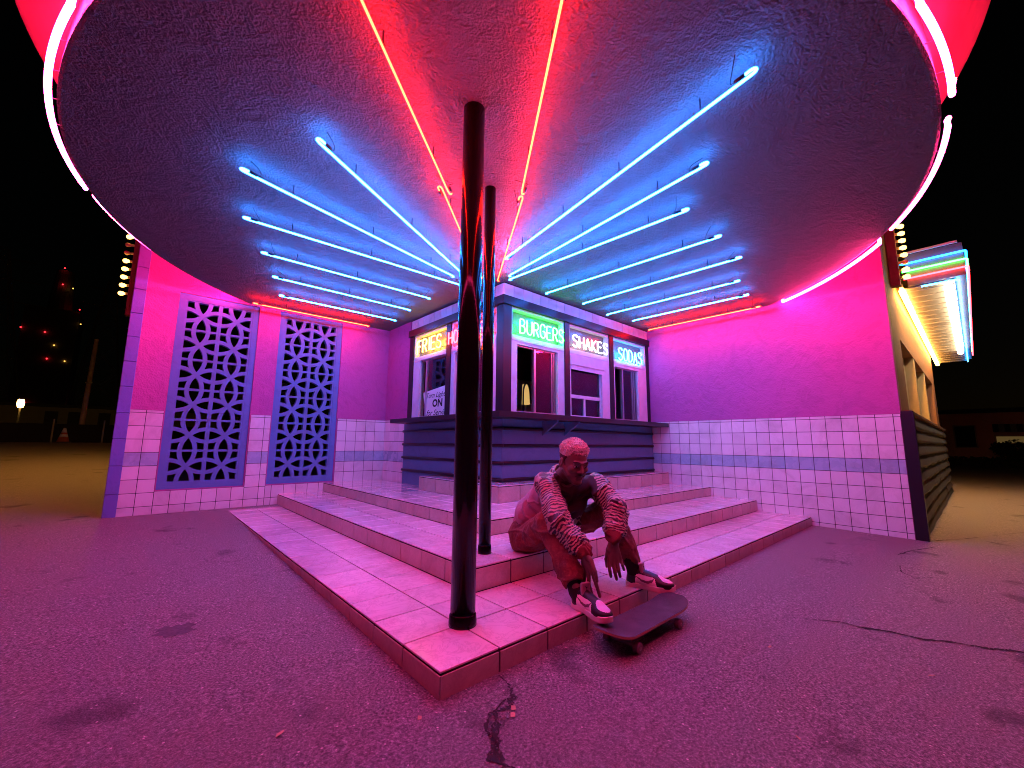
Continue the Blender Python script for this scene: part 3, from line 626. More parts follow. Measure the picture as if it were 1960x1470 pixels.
for row in range(9):
    z0 = -0.04+row*0.17; x = XR+0.11
    while x < 14.15:
        ln = nr.uniform(2.6, 4.6) if row < 6 else 9; x1 = min(x+ln, 14.2); n = max(4, int((x1-x)/0.16)); vs = []; fs = []; ph = nr.uniform(0, 6); am = 0.011 if row < 6 else 0.004
        for i in range(n+1):
            xx = x+(x1-x)*i/n; wv = am*(math.sin(xx*4.1+ph)+0.6*math.sin(xx*9.3+ph*2)); w2 = am*math.sin(xx*3+ph*3)
            vs += [(xx, YW+0.0, z0+0.21+w2), (xx, YW-0.03, z0+0.2+w2), (xx, YW-0.072, z0+0.11+wv), (xx, YW-0.088+w2*0.5, z0+0.03+wv), (xx, YW-0.075, z0+wv), (xx, YW-0.01, z0+0.005+wv)]
            if i:
                o_ = 6*(i-1); fs += [(o_+k, o_+k+1, o_+7+k, o_+6+k) for k in range(5)]
        fs += [tuple(range(6)), tuple(6*n+k for k in range(5, -1, -1))]
        MB().add(vs, fs).build('log', M_LOG, wing, False); x = x1+0.004
# amber tube fixture along the wall
def fluoro(name, segs, y, z, label, r=0.035, key='tube'):
    o = thing(name, ((segs[0][0]+segs[-1][1])/2, y, z), label, 'lamp', 'amber tube lamps on the side wing')
    for x0, x1 in segs:
        MB().tube([(x0, y, z), (x0+0.03, y, z), (x1-0.03, y, z), (x1, y, z)], [r*0.8, r, r, r*0.8], 10).build('lamp_tube', emit('lamp_'+key, key), o, True)
    MB().box((segs[0][0]-0.05, y-0.02, z+r+0.004), (segs[-1][1]+0.05, y+0.02, z+r+0.05)).build('fixture', M_CREAM, o)
fluoro('tube_lamp', [(7.1, 8.7), (8.78, 11.2), (11.28, 15.4)], YW-0.075, 3.36, 'amber tube lamp along the side wall under the awning')
eb = thing('end_beam', (-1.2, 9.5, 3.0), 'dark beam running back from the block column', 'beam')
MB().box((-1.255, YL+TH+0.002, 3.0), (-1.15, 13.0, WT)).build('beam_board', M_RUST, eb)  # beam added only to carry the unseen lamp
o_ = thing('tube_lamp', (-1.28, 10, 3.36), 'amber tube lamp on the beam behind the block column', 'lamp', 'amber tube lamps on the side wing')  # lamp added out of view to brighten the far-left lot
for y0, y1 in ((7.4, 9.4), (9.5, 12.6)): MB().tube([(-1.289, y0, 3.36), (-1.289, y0+0.03, 3.36), (-1.289, y1-0.03, 3.36), (-1.289, y1, 3.36)], [0.02, 0.026, 0.026, 0.02], 10).build('lamp_tube', emit('amber_tube', 'tube'), o_, True)
# awning with neon stripes
aw = thing('side_awning', (10.5, -1.35, 3.3), 'slatted flat awning edged with rainbow neon stripes on the side wing', 'awning')
MB().box((7.05, -1.74, 3.40), (15.2, YW-0.15, 3.86)).build('box_frame', simple('awning_grey_metal', (0.14, 0.13, 0.16), 0.4, metal=0.2), aw)
for k in range(46): x = 7.12+k*0.175; piece('slat', (x+0.08, -1.37, 3.385-0.012*(k % 2)), (0.155, 0.52, 0.02), simple('grey_slat_paint', (0.17, 0.17, 0.17), 0.45), aw, 0.005)
MB().box((7.03, -1.70, 3.87), (7.06, -1.12, 3.90)).build('front_edge', M_FRAME, aw)
fluoro('tube_lamp', [(7.15, 9.85), (10.0, 13.3)], -1.56, 3.31, 'bright tube lamp along the outer edge of the awning', 0.05, 'fluoro')
for key, z, label, y0 in (('blue', 3.724, 'blue neon stripe at the top of the side awning', -1.11), ('green', 3.61, 'green neon stripe on the side awning', -1.12), ('scarlet', 3.50, 'red neon stripe on the side awning', -1.13), ('cyan', 3.345, 'short pale blue neon stripe under the side awning', -1.30)):
    st = thing('neon_stripe', (7.03, -1.4, z), label, 'neon tube', 'neon stripes on the side awning'); yo = -1.765 if key != 'cyan' else -1.66
    MB().tube([(7.02, y0, z), (7.02, yo+0.03, z), (7.03, yo+0.008, z), (7.06, yo, z), (11, yo, z), (15.2, yo, z)], 0.012, 8).build('glass_tube', emit('stripe_'+key, key, 0.2 if key == 'blue' else 0.8), st, True)
    m = MB()
    for y in (y0-0.05, -1.6): m.tube([(7.02, y, z), (7.052, y, z)], 0.006, 6)
    m.build('standoff', M_CAP, st)
# marquee bulbs climbing the wall ends
def bulbs(name, x, y, nrm, label, unlit, z0=3.23, n=9, dz=0.125, zs=2.9):
    s = thing(name, (x, y, zs), label, 'lights'); nx, ny = nrm
    MB().box((x-0.05, y-0.05, zs), (x+0.05, y+0.05, 4.6)).build('strip', M_RUST, s)
    for k in range(n):
        z = z0+k*dz; p = Vector((x+nx*0.05, y+ny*0.05, z)); d = Vector((nx, ny, -0.12)).normalized()
        MB().tube([p, p+d*0.03], 0.018, 10).build('socket', M_CREAM, s)
        prof = [(0.03, 0.014), (0.045, 0.022), (0.065, 0.031), (0.085, 0.031), (0.10, 0.022), (0.108, 0.006)]
        MB().tube([p+d*a for a, _ in prof], [q for _, q in prof], 12).build('bulb', simple('unlit_bulb', (0.75, 0.5, 0.3), 0.2) if k in unlit else emit('bulb', 'bulb'), s, True)
bulbs('bulb_strip', -1.30, 6.55, (-1, 0), 'vertical string of amber bulbs beside the blue block column', (5, 6, 8))
bulbs('bulb_strip', 6.62, YW-0.055, (0, -1), 'vertical string of amber bulbs at the top of the tiled wall corner', (2,), 3.42, 8, 0.105, 3.3)

# ================================================================== far right: low building across the lot
fb = thing('motel_building', (39.5, -2, 0), 'dim pink one-storey building across the dark lot', 'building')
MB().box((39, -9, -0.1), (46, 6, 3.25)).build('wall', simple('dim_pink_plaster', (0.80, 0.42, 0.40), 0.8), fb)
MB().box((38.6, -9.4, 3.25), (46.4, 6.4, 3.5)).build('roof', M_DARK, fb)
def farwin(y0, y1, z0, z1, lit=False):
    f = MB().box((38.93, y0-0.07, z0-0.07), (38.995, y1+0.07, z1+0.07)).build('window', simple('dim_frame', (0.42, 0.26, 0.24), 0.6), fb)
    MB().box((38.9, y0, z0), (38.94, y1, z1)).build('pane', emit('lit_pane', 'lampshade', 0.12) if lit else simple('night_pane', (0.012, 0.010, 0.010), 0.7, spec=0.2), f)
farwin(-1.58, -0.70, 1.1, 2.42); farwin(-3.6, -2.45, 1.35, 1.75, True)
ws = MB(); 
for k in range(7): MB().prism([(38.95, -2.35-k*0.24, 2.5), (38.4, -2.35-k*0.24, 2.02), (38.4, -2.59-k*0.24, 2.02), (38.95, -2.59-k*0.24, 2.5)], (0, 0, 0.02)).build('awning_stripe', simple('stripe_a', (0.35, 0.33, 0.31), 0.7) if k % 2 else simple('stripe_b', (0.06, 0.05, 0.05), 0.7), fb)
MB().box((38.9, -9, 0.0), (38.98, 6, 0.35)).build('skirting', simple('dim_skirting', (0.30, 0.15, 0.14), 0.8), fb)
def bush(name, c, r, label, n=900, colr=(0.05, 0.075, 0.03), seed=1):
    q = random.Random(seed); o = thing(name, (c[0], c[1], c[2]), label, 'bush'); vs = []; fs = []
    lobes = [(q.uniform(-.6, .6)*r[0], q.uniform(-.6, .6)*r[1], q.uniform(.25, .75)*r[2], q.uniform(.3, .55)) for _ in range(9)]
    for _ in range(n):
        lx, ly, lz, lr = q.choice(lobes); v = Vector((q.gauss(0, 1), q.gauss(0, 1), q.gauss(0, 1))).normalized()*q.uniform(.6, 1)
        p = Vector((c[0]+lx+v.x*lr*r[0], c[1]+ly+v.y*lr*r[1], max(c[2]+0.02, c[2]+lz+v.z*lr*r[2]*0.8)))
        a = Vector((q.gauss(0, 1), q.gauss(0, 1), q.gauss(0, 1))).normalized(); b_ = a.orthogonal().normalized(); s = 0.085*max(r)**0.5
        k = len(vs); vs += [p+a*s, p+b_*s*0.45, p-a*s, p-b_*s*0.45]; fs.append((k, k+1, k+2, k+3))
    MB().add(vs, fs).build('foliage', simple('bush_leaf', colr, 0.6, var=0.3), o)
    m = MB()
    for k in range(5): m.tube([(c[0], c[1], c[2]-0.05), (c[0]+q.uniform(-.4, .4)*r[0], c[1]+q.uniform(-.4, .4)*r[1], c[2]+r[2]*0.6)], [0.03, 0.012], 6)
    m.build('stem', simple('bush_stem', (0.08, 0.05, 0.03), 0.8), o)
bush('round_bush', (37.6, -3.1, 0.0), (0.8, 1.2, 1.5), 'dark round bush under the striped awning of the far building', 1500)
hd = thing('low_hedge', (36, -2, 0), 'dark low hedge in front of the far pink building', 'hedge'); vs = []; fs = []; q = random.Random(5)
for _ in range(2600):
    p = Vector((36+q.uniform(-.5, .5), q.uniform(-8, 4), q.uniform(-.02, 0.5))); a = Vector((q.gauss(0, 1), q.gauss(0, 1), q.gauss(0, 1))).normalized()*0.1; b_ = a.orthogonal().normalized()*0.05
    k = len(vs); vs += [p+a, p+b_, p-a, p-b_]; fs.append((k, k+1, k+2, k+3))
MB().add(vs, fs).build('foliage', simple('bush_leaf', (0.05, 0.075, 0.03)), hd)
MB().box((35.6, -8, -0.1), (36.4, 4, 0.3)).build('core', M_DARK, hd)

# ================================================================== far left: dark lot, fence, poles, plant lights
fe = thing('lot_fence', (-4, 19, 1.0), 'low black fence along the far edge of the lot', 'fence')
MB().box((-14, 19.0, 0.95), (4, 19.05, 1.62)).build('mesh_panel', simple('black_fence_fabric', (0.012, 0.011, 0.010), 0.9), fe)
for x in (-3.14, -1.93, -4.4, -5.7, -7, -8.3): MB().tube([(x, 18.97, 0.95), (x, 18.97, 1.78)], 0.022, 8).build('post', simple('galvanised_post', (0.5, 0.48, 0.42), 0.5, metal=0.5), fe)
cn = thing('traffic_cone', (-2.84, 18.7, 1.0), 'orange traffic cone with white bands by the far fence', 'cone')
MB().tube([(-2.84, 18.7, 1.03), (-2.84, 18.7, 1.18)], [0.15, 0.11], 16).tube([(-2.84, 18.7, 1.27), (-2.84, 18.7, 1.33)], [0.085, 0.07], 16).build('body', simple('cone_orange', (0.55, 0.12, 0.03), 0.5), cn, True)
MB().tube([(-2.84, 18.7, 1.18), (-2.84, 18.7, 1.27)], [0.111, 0.086], 16).tube([(-2.84, 18.7, 1.33), (-2.84, 18.7, 1.48)], [0.071, 0.03], 16).build('white_band', simple('cone_white', (0.8, 0.78, 0.72), 0.5), cn, True)
MB().box((-3.02, 18.52, 0.99), (-2.66, 18.88, 1.03)).build('base', simple('cone_black', (0.03, 0.03, 0.03), 0.6), cn)
M_WOOD = simple('weathered_pole_wood', (0.72, 0.60, 0.42), 0.8, var=0.2)
up_ = thing('utility_pole', (-2.60, 20.5, 1.0), 'bare wooden utility pole beyond the fence', 'pole')
MB().tube([(-2.60, 20.5, 0.9), (-2.54, 20.5, 4.9)], [0.085, 0.065], 12).build('shaft', M_WOOD, up_, True)
MB().tube([(-2.66, 20.42, 3.2), (-2.46, 20.42, 3.22)], 0.02, 6).build('step_bolt', M_ALU, up_)
lp = thing('sodium_lamp', (-7.6, 45, 1.0), 'glaring orange lamp on a short post at the far left', 'street lamp')
MB().tube([(-7.6, 45.2, 0.9), (-7.6, 45.2, 3.75)], 0.06, 8).build('post', M_DARK, lp)
MB().tube([(-7.75, 45.0, 3.70), (-7.70, 45.0, 3.70), (-7.45, 45.0, 3.70), (-7.40, 45.0, 3.70)], [0.1, 0.3, 0.3, 0.1], 12).build('bulb', emit('sodium', 'bulb', 8), lp, True)
lb = thing('warehouse', (-6, 60, 1.0), 'long low pale building beyond the fence', 'building')
MB().box((-14, 60, 0.9), (6, 68, 4.3)).build('wall', simple('dim_pale_wall', (0.22, 0.20, 0.16), 0.8), lb)
MB().box((-14.4, 59.6, 4.3), (6.4, 68.4, 4.6)).build('roof', M_DARK, lb)
for x in (-8, -6.4, -4.2, -1.5): MB().box((x, 59.93, 1.2), (x+0.9, 59.995, 3.9)).build('door', M_DARK, lb)
def pylon(x, y, w, h, label):
    o = thing('transmission_tower', (x, y, 1), label, 'tower', 'lattice towers beyond the lot'); m = MB(); lv = [0, .22, .42, .6, .75, .88, 1.0]; wd = [w*(1-t*.86) for t in lv]
    cs = [[(x+sx*wd[k]/2, y+sy*wd[k]/2, 1+h*lv[k]) for sx, sy in ((-1, -1), (1, -1), (1, 1), (-1, 1))] for k in range(len(lv))]
    for k in range(len(lv)-1):
        for c in range(4):
            m.tube([cs[k][c], cs[k+1][c]], 0.13, 4); m.tube([cs[k][c], cs[k+1][(c+1) % 4]], 0.07, 4); m.tube([cs[k][(c+1) % 4], cs[k+1][c]], 0.07, 4); m.tube([cs[k+1][c], cs[k+1][(c+1) % 4]], 0.07, 4)
    m.build('lattice', simple('tower_steel', (0.35, 0.32, 0.27), 0.6, metal=0.3), o)
    m = MB()
    for t, e in ((.72, .55), (.84, .5), (.95, .4)): m.tube([(x-e*w, y, 1+h*t), (x+e*w, y, 1+h*t)], 0.09, 4)
    m.build('crossarm', MATS['tower_steel'], o)
pylon(-21, 105, 10, 32, 'faint steel lattice tower behind the glaring lamp'); pylon(-7.5, 110, 8, 31, 'faint steel lattice tower behind the utility pole')
ch = thing('plant_stack', (-16, 130, 1), 'dark plant block dotted with red warning lights', 'industrial plant')
M_STACK = simple('dim_concrete', (0.25, 0.22, 0.2), 0.9)
MB().box((-21, 128, 0.9), (-13, 138, 29)).build('block', M_STACK, ch); MB().tube([(-16.3, 130, 29), (-16.3, 130, 38)], [2.0, 1.4], 16).build('chimney', M_STACK, ch)
pw = Vector((-1.049, -1.606, 1.095))
for k, (x, z, c) in enumerate([(-16.3, 38.2, 'red'), (-16.2, 34.5, 'red'), (-14.6, 34, 'amber'), (-13.1, 29.5, 'red'), (-12.6, 26.3, 'amber'), (-21, 24, 'red'), (-17.6, 23.6, 'red'), (-16.0, 21, 'amber'), (-14.1, 17.8, 'amber'), (-16.7, 18, 'red'), (-18.6, 8.4, 'red'), (-13.2, 7.2, 'amber'), (-10.5, 7.3, 'red')]):
    MB().tube([(x-0.12, 127.9, z), (x, 127.9, z), (x+0.12, 127.9, z)], [0.05, 0.17, 0.05], 8).build('warning_light', emit('warn_'+c, 'scarlet' if c == 'red' else 'bulb', 0.14 if c == 'red' else 0.25), ch)
bush('yard_shrub', (0.9, 8.2, gz(8.2)), (0.9, 0.7, 2.6), 'pale shrub seen through the breeze-block screens', 700, (0.22, 0.18, 0.06), 9)
# ================================================================== implicit-surface modelling (for the person and his clothes)
class Field:
    """signed distance field on a grid; surfaces are pulled out with surface nets"""
    def __init__(s, lo, hi, h):
        s.h = h; s.lo = np.array(lo, float); s.n = np.ceil((np.array(hi)-s.lo)/h).astype(int)+1
        s.ax = [s.lo[i]+h*np.arange(s.n[i]) for i in range(3)]; s.D = np.full(s.n, 0.5, np.float32)
    def sub(s, lo, hi):
        i0 = np.clip(np.floor((np.array(lo)-s.lo)/s.h).astype(int), 0, s.n-1); i1 = np.clip(np.ceil((np.array(hi)-s.lo)/s.h).astype(int)+1, 1, s.n)
        sl = tuple(slice(a, b) for a, b in zip(i0, i1))
        X = s.ax[0][sl[0]][:, None, None]; Y = s.ax[1][sl[1]][None, :, None]; Zz = s.ax[2][sl[2]][None, None, :]
        return sl, X, Y, Zz
    def _put(s, sl, d, k, op):
        A = s.D[sl]
        if op == 'add':
            if k > 0: t = np.clip(0.5+0.5*(d-A)/k, 0, 1); s.D[sl] = d*(1-t)+A*t-k*t*(1-t)
            else: s.D[sl] = np.minimum(A, d)
        else:
            d = -d; t = np.clip(0.5-0.5*(d-A)/max(k, 1e-4), 0, 1); s.D[sl] = d*(1-t)+A*t+k*t*(1-t)
    def cap(s, a, b, ra, rb=None, k=0.02, op='add'):
        a, b = np.array(a, float), np.array(b, float); rb = ra if rb is None else rb; m = max(ra, rb)+k+3*s.h+0.02
        sl, X, Y, Zz = s.sub(np.minimum(a, b)-m, np.maximum(a, b)+m); ab = b-a; L2 = max(ab@ab, 1e-9)
        t = np.clip(((X-a[0])*ab[0]+(Y-a[1])*ab[1]+(Zz-a[2])*ab[2])/L2, 0, 1)
        d = np.sqrt((X-a[0]-t*ab[0])**2+(Y-a[1]-t*ab[1])**2+(Zz-a[2]-t*ab[2])**2)-(ra+t*(rb-ra)); s._put(sl, d.astype(np.float32), k, op); return s
    def ell(s, c, r, axes=None, k=0.02, op='add'):
        c, r = np.array(c, float), np.array(r, float); A = np.eye(3) if axes is None else np.array(axes, float); m = r.max()+k+3*s.h+0.02
        sl, X, Y, Zz = s.sub(c-m, c+m); q = [((X-c[0])*A[i][0]+(Y-c[1])*A[i][1]+(Zz-c[2])*A[i][2]) for i in range(3)]
        k0 = np.sqrt(sum((q[i]/r[i])**2 for i in range(3)))+1e-9; k1 = np.sqrt(sum((q[i]/r[i]**2)**2 for i in range(3)))+1e-9
        s._put(sl, (k0*(k0-1)/k1).astype(np.float32), k, op); return s
    def half(s, p, nrm, k=0.0):
        """keep the side the normal points away from"""
        p, nrm = np.array(p, float), np.array(nrm, float); nrm /= np.linalg.norm(nrm)
        sl, X, Y, Zz = s.sub(s.lo, s.lo+s.n*s.h); d = ((X-p[0])*nrm[0]+(Y-p[1])*nrm[1]+(Zz-p[2])*nrm[2]).astype(np.float32)
        s.D = np.maximum(s.D, d) if k == 0 else s.D; return s
    def wob(s, fn): 
        sl, X, Y, Zz = s.sub(s.lo, s.lo+s.n*s.h); s.D = s.D+fn(X, Y, Zz).astype(np.float32); return s
    def net(s):
        D = s.D; I = D < 0; n = D.shape
        c = sum(I[i:n[0]-1+i, j:n[1]-1+j, k:n[2]-1+k].astype(np.int8) for i in (0, 1) for j in (0, 1) for k in (0, 1))
        act = (c > 0) & (c < 8); ii = np.argwhere(act); idx = np.full(act.shape, -1, np.int64); idx[act] = np.arange(len(ii))
        acc = np.zeros((len(ii), 3)); cnt = np.zeros(len(ii)); cor = [(i, j, k) for i in (0, 1) for j in (0, 1) for k in (0, 1)]
        val = {q: D[ii[:, 0]+q[0], ii[:, 1]+q[1], ii[:, 2]+q[2]].astype(float) for q in cor}
        for a in cor:
            for ax in range(3):
                if a[ax]: continue
                b = list(a); b[ax] = 1; b = tuple(b); va, vb = val[a], val[b]; m = (va < 0) != (vb < 0)
                t = np.where(m, va/np.where(m, va-vb, 1), 0); P = np.array(a, float)[None]+t[:, None]*(np.array(b)-np.array(a))[None]
                acc += P*m[:, None]; cnt += m
        V = s.lo+(ii+acc/cnt[:, None])*s.h; F = []
        for ax in range(3):
            u, v = (ax+1) % 3, (ax+2) % 3
            a = [slice(None)]*3; b = [slice(None)]*3; a[ax] = slice(0, -1); b[ax] = slice(1, None); cr = I[tuple(a)] != I[tuple(b)]
            e = np.argwhere(cr); ok = (e[:, u] > 0) & (e[:, v] > 0) & (e[:, u] < n[u]-1) & (e[:, v] < n[v]-1); e = e[ok]
            fl = I[tuple(a)][e[:, 0], e[:, 1], e[:, 2]]
            def at(du, dv): q = e.copy(); q[:, u] -= du; q[:, v] -= dv; return idx[q[:, 0], q[:, 1], q[:, 2]]
            Q = np.stack([at(1, 1), at(0, 1), at(0, 0), at(1, 0)], 1); Q[~fl] = Q[~fl][:, ::-1]; F.append(Q)
        F = np.concatenate(F); F = F[(F >= 0).all(1)]; return V, F
def net_obj(name, fld, mats, parent, classify=None, attrs=None, relax=1):
    V, F = fld.net()
    for _ in range(relax):                                    # light Laplacian relax removes grid terracing
        S_ = np.zeros_like(V); c = np.zeros(len(V))
        for a in range(4):
            i, j = F[:, a], F[:, (a+1) % 4]; np.add.at(S_, i, V[j]); np.add.at(c, i, 1); np.add.at(S_, j, V[i]); np.add.at(c, j, 1)
        V = V*0.5+0.5*S_/np.maximum(c, 1)[:, None]
    me = bpy.data.meshes.new(name); me.vertices.add(len(V)); me.vertices.foreach_set('co', V.astype(np.float32).ravel())
    me.loops.add(len(F)*4); me.loops.foreach_set('vertex_index', F.astype(np.int32).ravel()); me.polygons.add(len(F)); me.polygons.foreach_set('loop_start', (np.arange(len(F))*4).astype(np.int32))
    me.update(calc_edges=True)
    for m in (mats if isinstance(mats, (list, tuple)) else [mats]): me.materials.append(m)
    if classify is not None: me.polygons.foreach_set('material_index', classify(V[F].mean(1)).astype(np.int32))
    for k, fn in (attrs or {}).items():
        at_ = me.attributes.new(k, 'FLOAT', 'POINT'); at_.data.foreach_set('value', fn(V).astype(np.float32))
    me.polygons.foreach_set('use_smooth', np.ones(len(F), bool)); me.validate(); me.update()
    return link(bpy.data.objects.new(name, me), parent)
def nz(seed, freqs):
    """cheap smooth noise: a few sine plane waves"""
    r = np.random.default_rng(seed); W_ = [(r.normal(size=3)*f, r.uniform(0, 6.28), a) for f, a in freqs for _ in range(3)]
    return lambda X, Y, Zz: sum(a*np.sin(w[0]*X+w[1]*Y+w[2]*Zz+p) for w, p, a in W_)
J = {k: np.array(v) for k, v in dict(
    hipR=(1.240, 0.751, 0.382), hipL=(1.454, 0.689, 0.409), kneeR=(1.050, 0.356, 0.574), kneeL=(1.549, 0.223, 0.630),
    waist=(1.247, 0.713, 0.547), chest=(1.264, 0.544, 0.716), neck=(1.279, 0.423, 0.852), shR=(1.143, 0.461, 0.791),
    shL=(1.489, 0.285, 0.798), head=(1.237, 0.270, 0.992), elR=(1.024, 0.240, 0.594), wrR=(1.032, 0.044, 0.444),
    elL=(1.409, 0.069, 0.669), wrL=(1.292, 0.016, 0.504), R_i0=(1.028, -0.015, 0.344), R_i1=(1.034, -0.036, 0.284),
    R_i2=(1.048, -0.050, 0.219), R_m0=(1.030, 0.013, 0.332), R_m1=(1.027, 0.013, 0.274), R_m2=(1.047, 0.006, 0.219),
    R_r0=(1.040, 0.045, 0.329), R_r1=(1.037, 0.059, 0.273), R_r2=(1.049, 0.057, 0.223), R_p0=(1.052, 0.073, 0.338),
    R_p1=(1.048, 0.087, 0.288), R_p2=(1.056, 0.087, 0.247), R_t0=(1.014, -0.016, 0.417), R_t1=(1.005, -0.052, 0.363),
    R_t2=(1.011, -0.061, 0.312), L_i0=(1.254, 0.025, 0.352), L_i1=(1.243, 0.015, 0.312), L_i2=(1.262, 0.020, 0.270),
    L_m0=(1.274, 0.008, 0.342), L_m1=(1.269, -0.006, 0.300), L_m2=(1.290, -0.002, 0.253), L_r0=(1.297, -0.006, 0.348),
    L_r1=(1.289, -0.019, 0.311), L_r2=(1.309, -0.016, 0.269), L_p0=(1.324, -0.013, 0.363), L_p1=(1.318, -0.030, 0.336),
    L_p2=(1.337, -0.027, 0.306), L_t0=(1.258, 0.034, 0.429), L_t1=(1.272, 0.061, 0.364), L_t2=(1.297, 0.075, 0.311),
    hemR=(1.190, 0.844, 0.489)
).items()}
# ================================================================== seated person
person = thing('person', (1.33, 0.72, Z[2]), 'person in tiger-stripe jacket and red trousers sitting on the steps, arms over knees', 'person')
def mat_skin():
    m, t, b = pbsdf('skin'); v = coord(t)
    c = mix(t, noise(t, v, 30, 4), (0.12, 0.078, 0.056), (0.17, 0.11, 0.082)); L(t, c, b.inputs['Base Color']); b.inputs['Roughness'].default_value = 0.5
    b.inputs['Subsurface Weight'].default_value = 0.0; bump(t, noise(t, v, 260, 2), 0.15, 0.002, b); return m
M_SKIN = mat_skin(); M_LIP = simple('lip', (0.13, 0.06, 0.055), 0.45); M_EYE = simple('eye_white', (0.55, 0.5, 0.48), 0.2); M_PUP = simple('pupil', (0.01, 0.008, 0.007), 0.1)
HS = 1.12; HC = J['head']+np.array((-0.012, 0.008, -0.018)); hf = np.array((-0.34, -0.898, -0.26)); hf /= np.linalg.norm(hf); hu = np.array((0.03, 0, 1.0)); hu -= hf*(hu@hf); hu /= np.linalg.norm(hu); hl = np.cross(hu, hf); HA = [hf, hl, hu]
def H(f, l, u): return HC+HS*(f*hf+l*hl+u*hu)
bd = Field((0.93, -0.11, 0.19), (1.72, 0.93, 1.17), 0.0040)
# trunk and limbs (slimmer than the clothes)
hipm = (J['hipR']+J['hipL'])/2
bd.cap(J['hipR'], J['hipL'], 0.085, k=0.03).cap(hipm+[0, 0, 0.02], J['waist']+[0.08, -0.02, 0.0], 0.10, 0.10, 0.04).cap(J['waist']+[0.08, -0.02, 0], J['chest']+[0.05, -0.02, 0], 0.10, 0.115, 0.04)
bd.cap(J['shR'], J['shL'], 0.05, k=0.04).cap(J['chest']+[0.05, -0.02, 0], J['neck'], 0.11, 0.06, 0.04)
for s in 'RL':
    bd.cap(J['hip'+s], J['knee'+s], 0.075, 0.055, 0.03)
    an = np.array((0.982, 0.075, 0.25)) if s == 'R' else np.array((1.575, 0.055, 0.25))
    bd.cap(J['knee'+s], an, 0.052, 0.036, 0.03)
    bd.cap(J['sh'+s], J['el'+s], 0.05, 0.04, 0.03); bd.cap(J['el'+s], J['wr'+s], 0.04, 0.027, 0.02)
    # hand: palm wedge, four fingers, thumb from the side of the palm
    kn = [J[f'{s}_{f}0'] for f in 'imrp']
    for q in kn: bd.cap(J['wr'+s]*0.72+q*0.28, q, 0.017, 0.0125, 0.014)
    bd.cap(J['wr'+s], (kn[0]+kn[1]+kn[2]+kn[3])/4*0.45+J['wr'+s]*0.55, 0.025, 0.021, 0.015)
    for f, r0, r1 in (('i', .0122, .0098), ('m', .0126, .0100), ('r', .0120, .0096), ('p', .0106, .0086)):
        bd.cap(J[f'{s}_{f}0'], J[f'{s}_{f}1'], r0, (r0+r1)/2, 0.004).cap(J[f'{s}_{f}1'], J[f'{s}_{f}2'], (r0+r1)/2, r1, 0.003)
    bd.cap(J['wr'+s]*0.7+J[s+'_t0']*0.3, J[s+'_t0'], 0.017, 0.0145, 0.012).cap(J[s+'_t0'], J[s+'_t1'], 0.0135, 0.0115, 0.006).cap(J[s+'_t1'], J[s+'_t2'], 0.0115, 0.0088, 0.003)
# neck and head
bd.cap(J['neck']+[0, 0.03, -0.02], H(-0.035, 0, -0.055), 0.066, 0.056, 0.03)
bd.ell(H(-0.012, 0, 0.034), np.array((0.100, 0.077, 0.090))*HS, HA, 0.02)
bd.ell(H(0.030, 0, -0.030), np.array((0.062, 0.060, 0.088))*HS, HA, 0.025)
for q in (-1, 1):
    bd.cap(H(-0.008, q*0.054, -0.060), H(0.068, q*0.012, -0.103), 0.019*HS, 0.019*HS, 0.02)
    bd.ell(H(0.064, q*0.043, -0.028), np.array((0.026, 0.022, 0.020))*HS, HA, 0.015)
    bd.cap(H(0.085, q*0.040, 0.017), H(0.093, q*0.010, 0.014), 0.010*HS, 0.010*HS, 0.012)
    bd.ell(H(0.103, q*0.033, -0.003), np.array((0.020, 0.021, 0.013))*HS, HA, 0.010, 'sub')
    bd.ell(H(0.0795, q*0.033, -0.003), np.array((0.0135,)*3)*HS, HA, 0.0)
    bd.cap(H(0.0905, q*0.018, 0.0055), H(0.0855, q*0.046, 0.0035), 0.0052*HS, 0.0048*HS, 0.004)     # upper lid
    bd.cap(H(0.102, q*0.009, -0.038), H(0.094, q*0.015, -0.040), 0.0085*HS, 0.0075*HS, 0.006)       # nostril wing
    ea = [hf*0.95-hu*0.25, hl*q, hu*0.95+hf*0.25]
    bd.ell(H(-0.012, q*0.081, -0.012), np.array((0.021, 0.010, 0.034))*HS, ea, 0.006); bd.ell(H(-0.006, q*0.092, -0.010), np.array((0.011, 0.008, 0.020))*HS, ea, 0.005, 'sub')
    bd.cap(H(0.012, q*0.066, -0.035), H(0.05, q*0.05, -0.07), 0.012*HS, 0.012*HS, 0.02)
bd.cap(H(0.091, 0, 0.010), H(0.113, 0, -0.030), 0.0080*HS, 0.0115*HS, 0.010).ell(H(0.114, 0, -0.034), np.array((0.010, 0.011, 0.009))*HS, HA, 0.006)
bd.cap(H(0.090, -0.017, -0.067), H(0.097, 0, -0.063), 0.0065*HS, 0.0072*HS, 0.005).cap(H(0.097, 0, -0.063), H(0.090, 0.017, -0.067), 0.0072*HS, 0.0065*HS, 0.005)
bd.cap(H(0.089, -0.014, -0.078), H(0.089, 0.014, -0.078), 0.0085*HS, k=0.005)
bd.ell(H(0.074, 0, -0.107), np.array((0.021, 0.024, 0.018))*HS, HA, 0.014)
def body_cls(c):
    k = np.zeros(len(c), int); q = (c-HC)/HS; f, l, u = q@hf, q@hl, q@hu
    for s in (-1, 1):
        e = np.sqrt((f-0.0795)**2+(l-s*0.033)**2+(u+0.003)**2); w = (e < 0.0150) & (f > 0.083) & (np.abs(u+0.0055) < 0.0058); k[w] = 1
        k[w & (np.abs(l-s*0.033-0.002) < 0.0062)] = 2
    k[(f > 0.088) & (np.abs(l) < 0.024) & (((u < -0.060) & (u > -0.0845)))] = 3
    return k
body = net_obj('body', bd, [M_SKIN, M_EYE, M_PUP, M_LIP], person, body_cls)
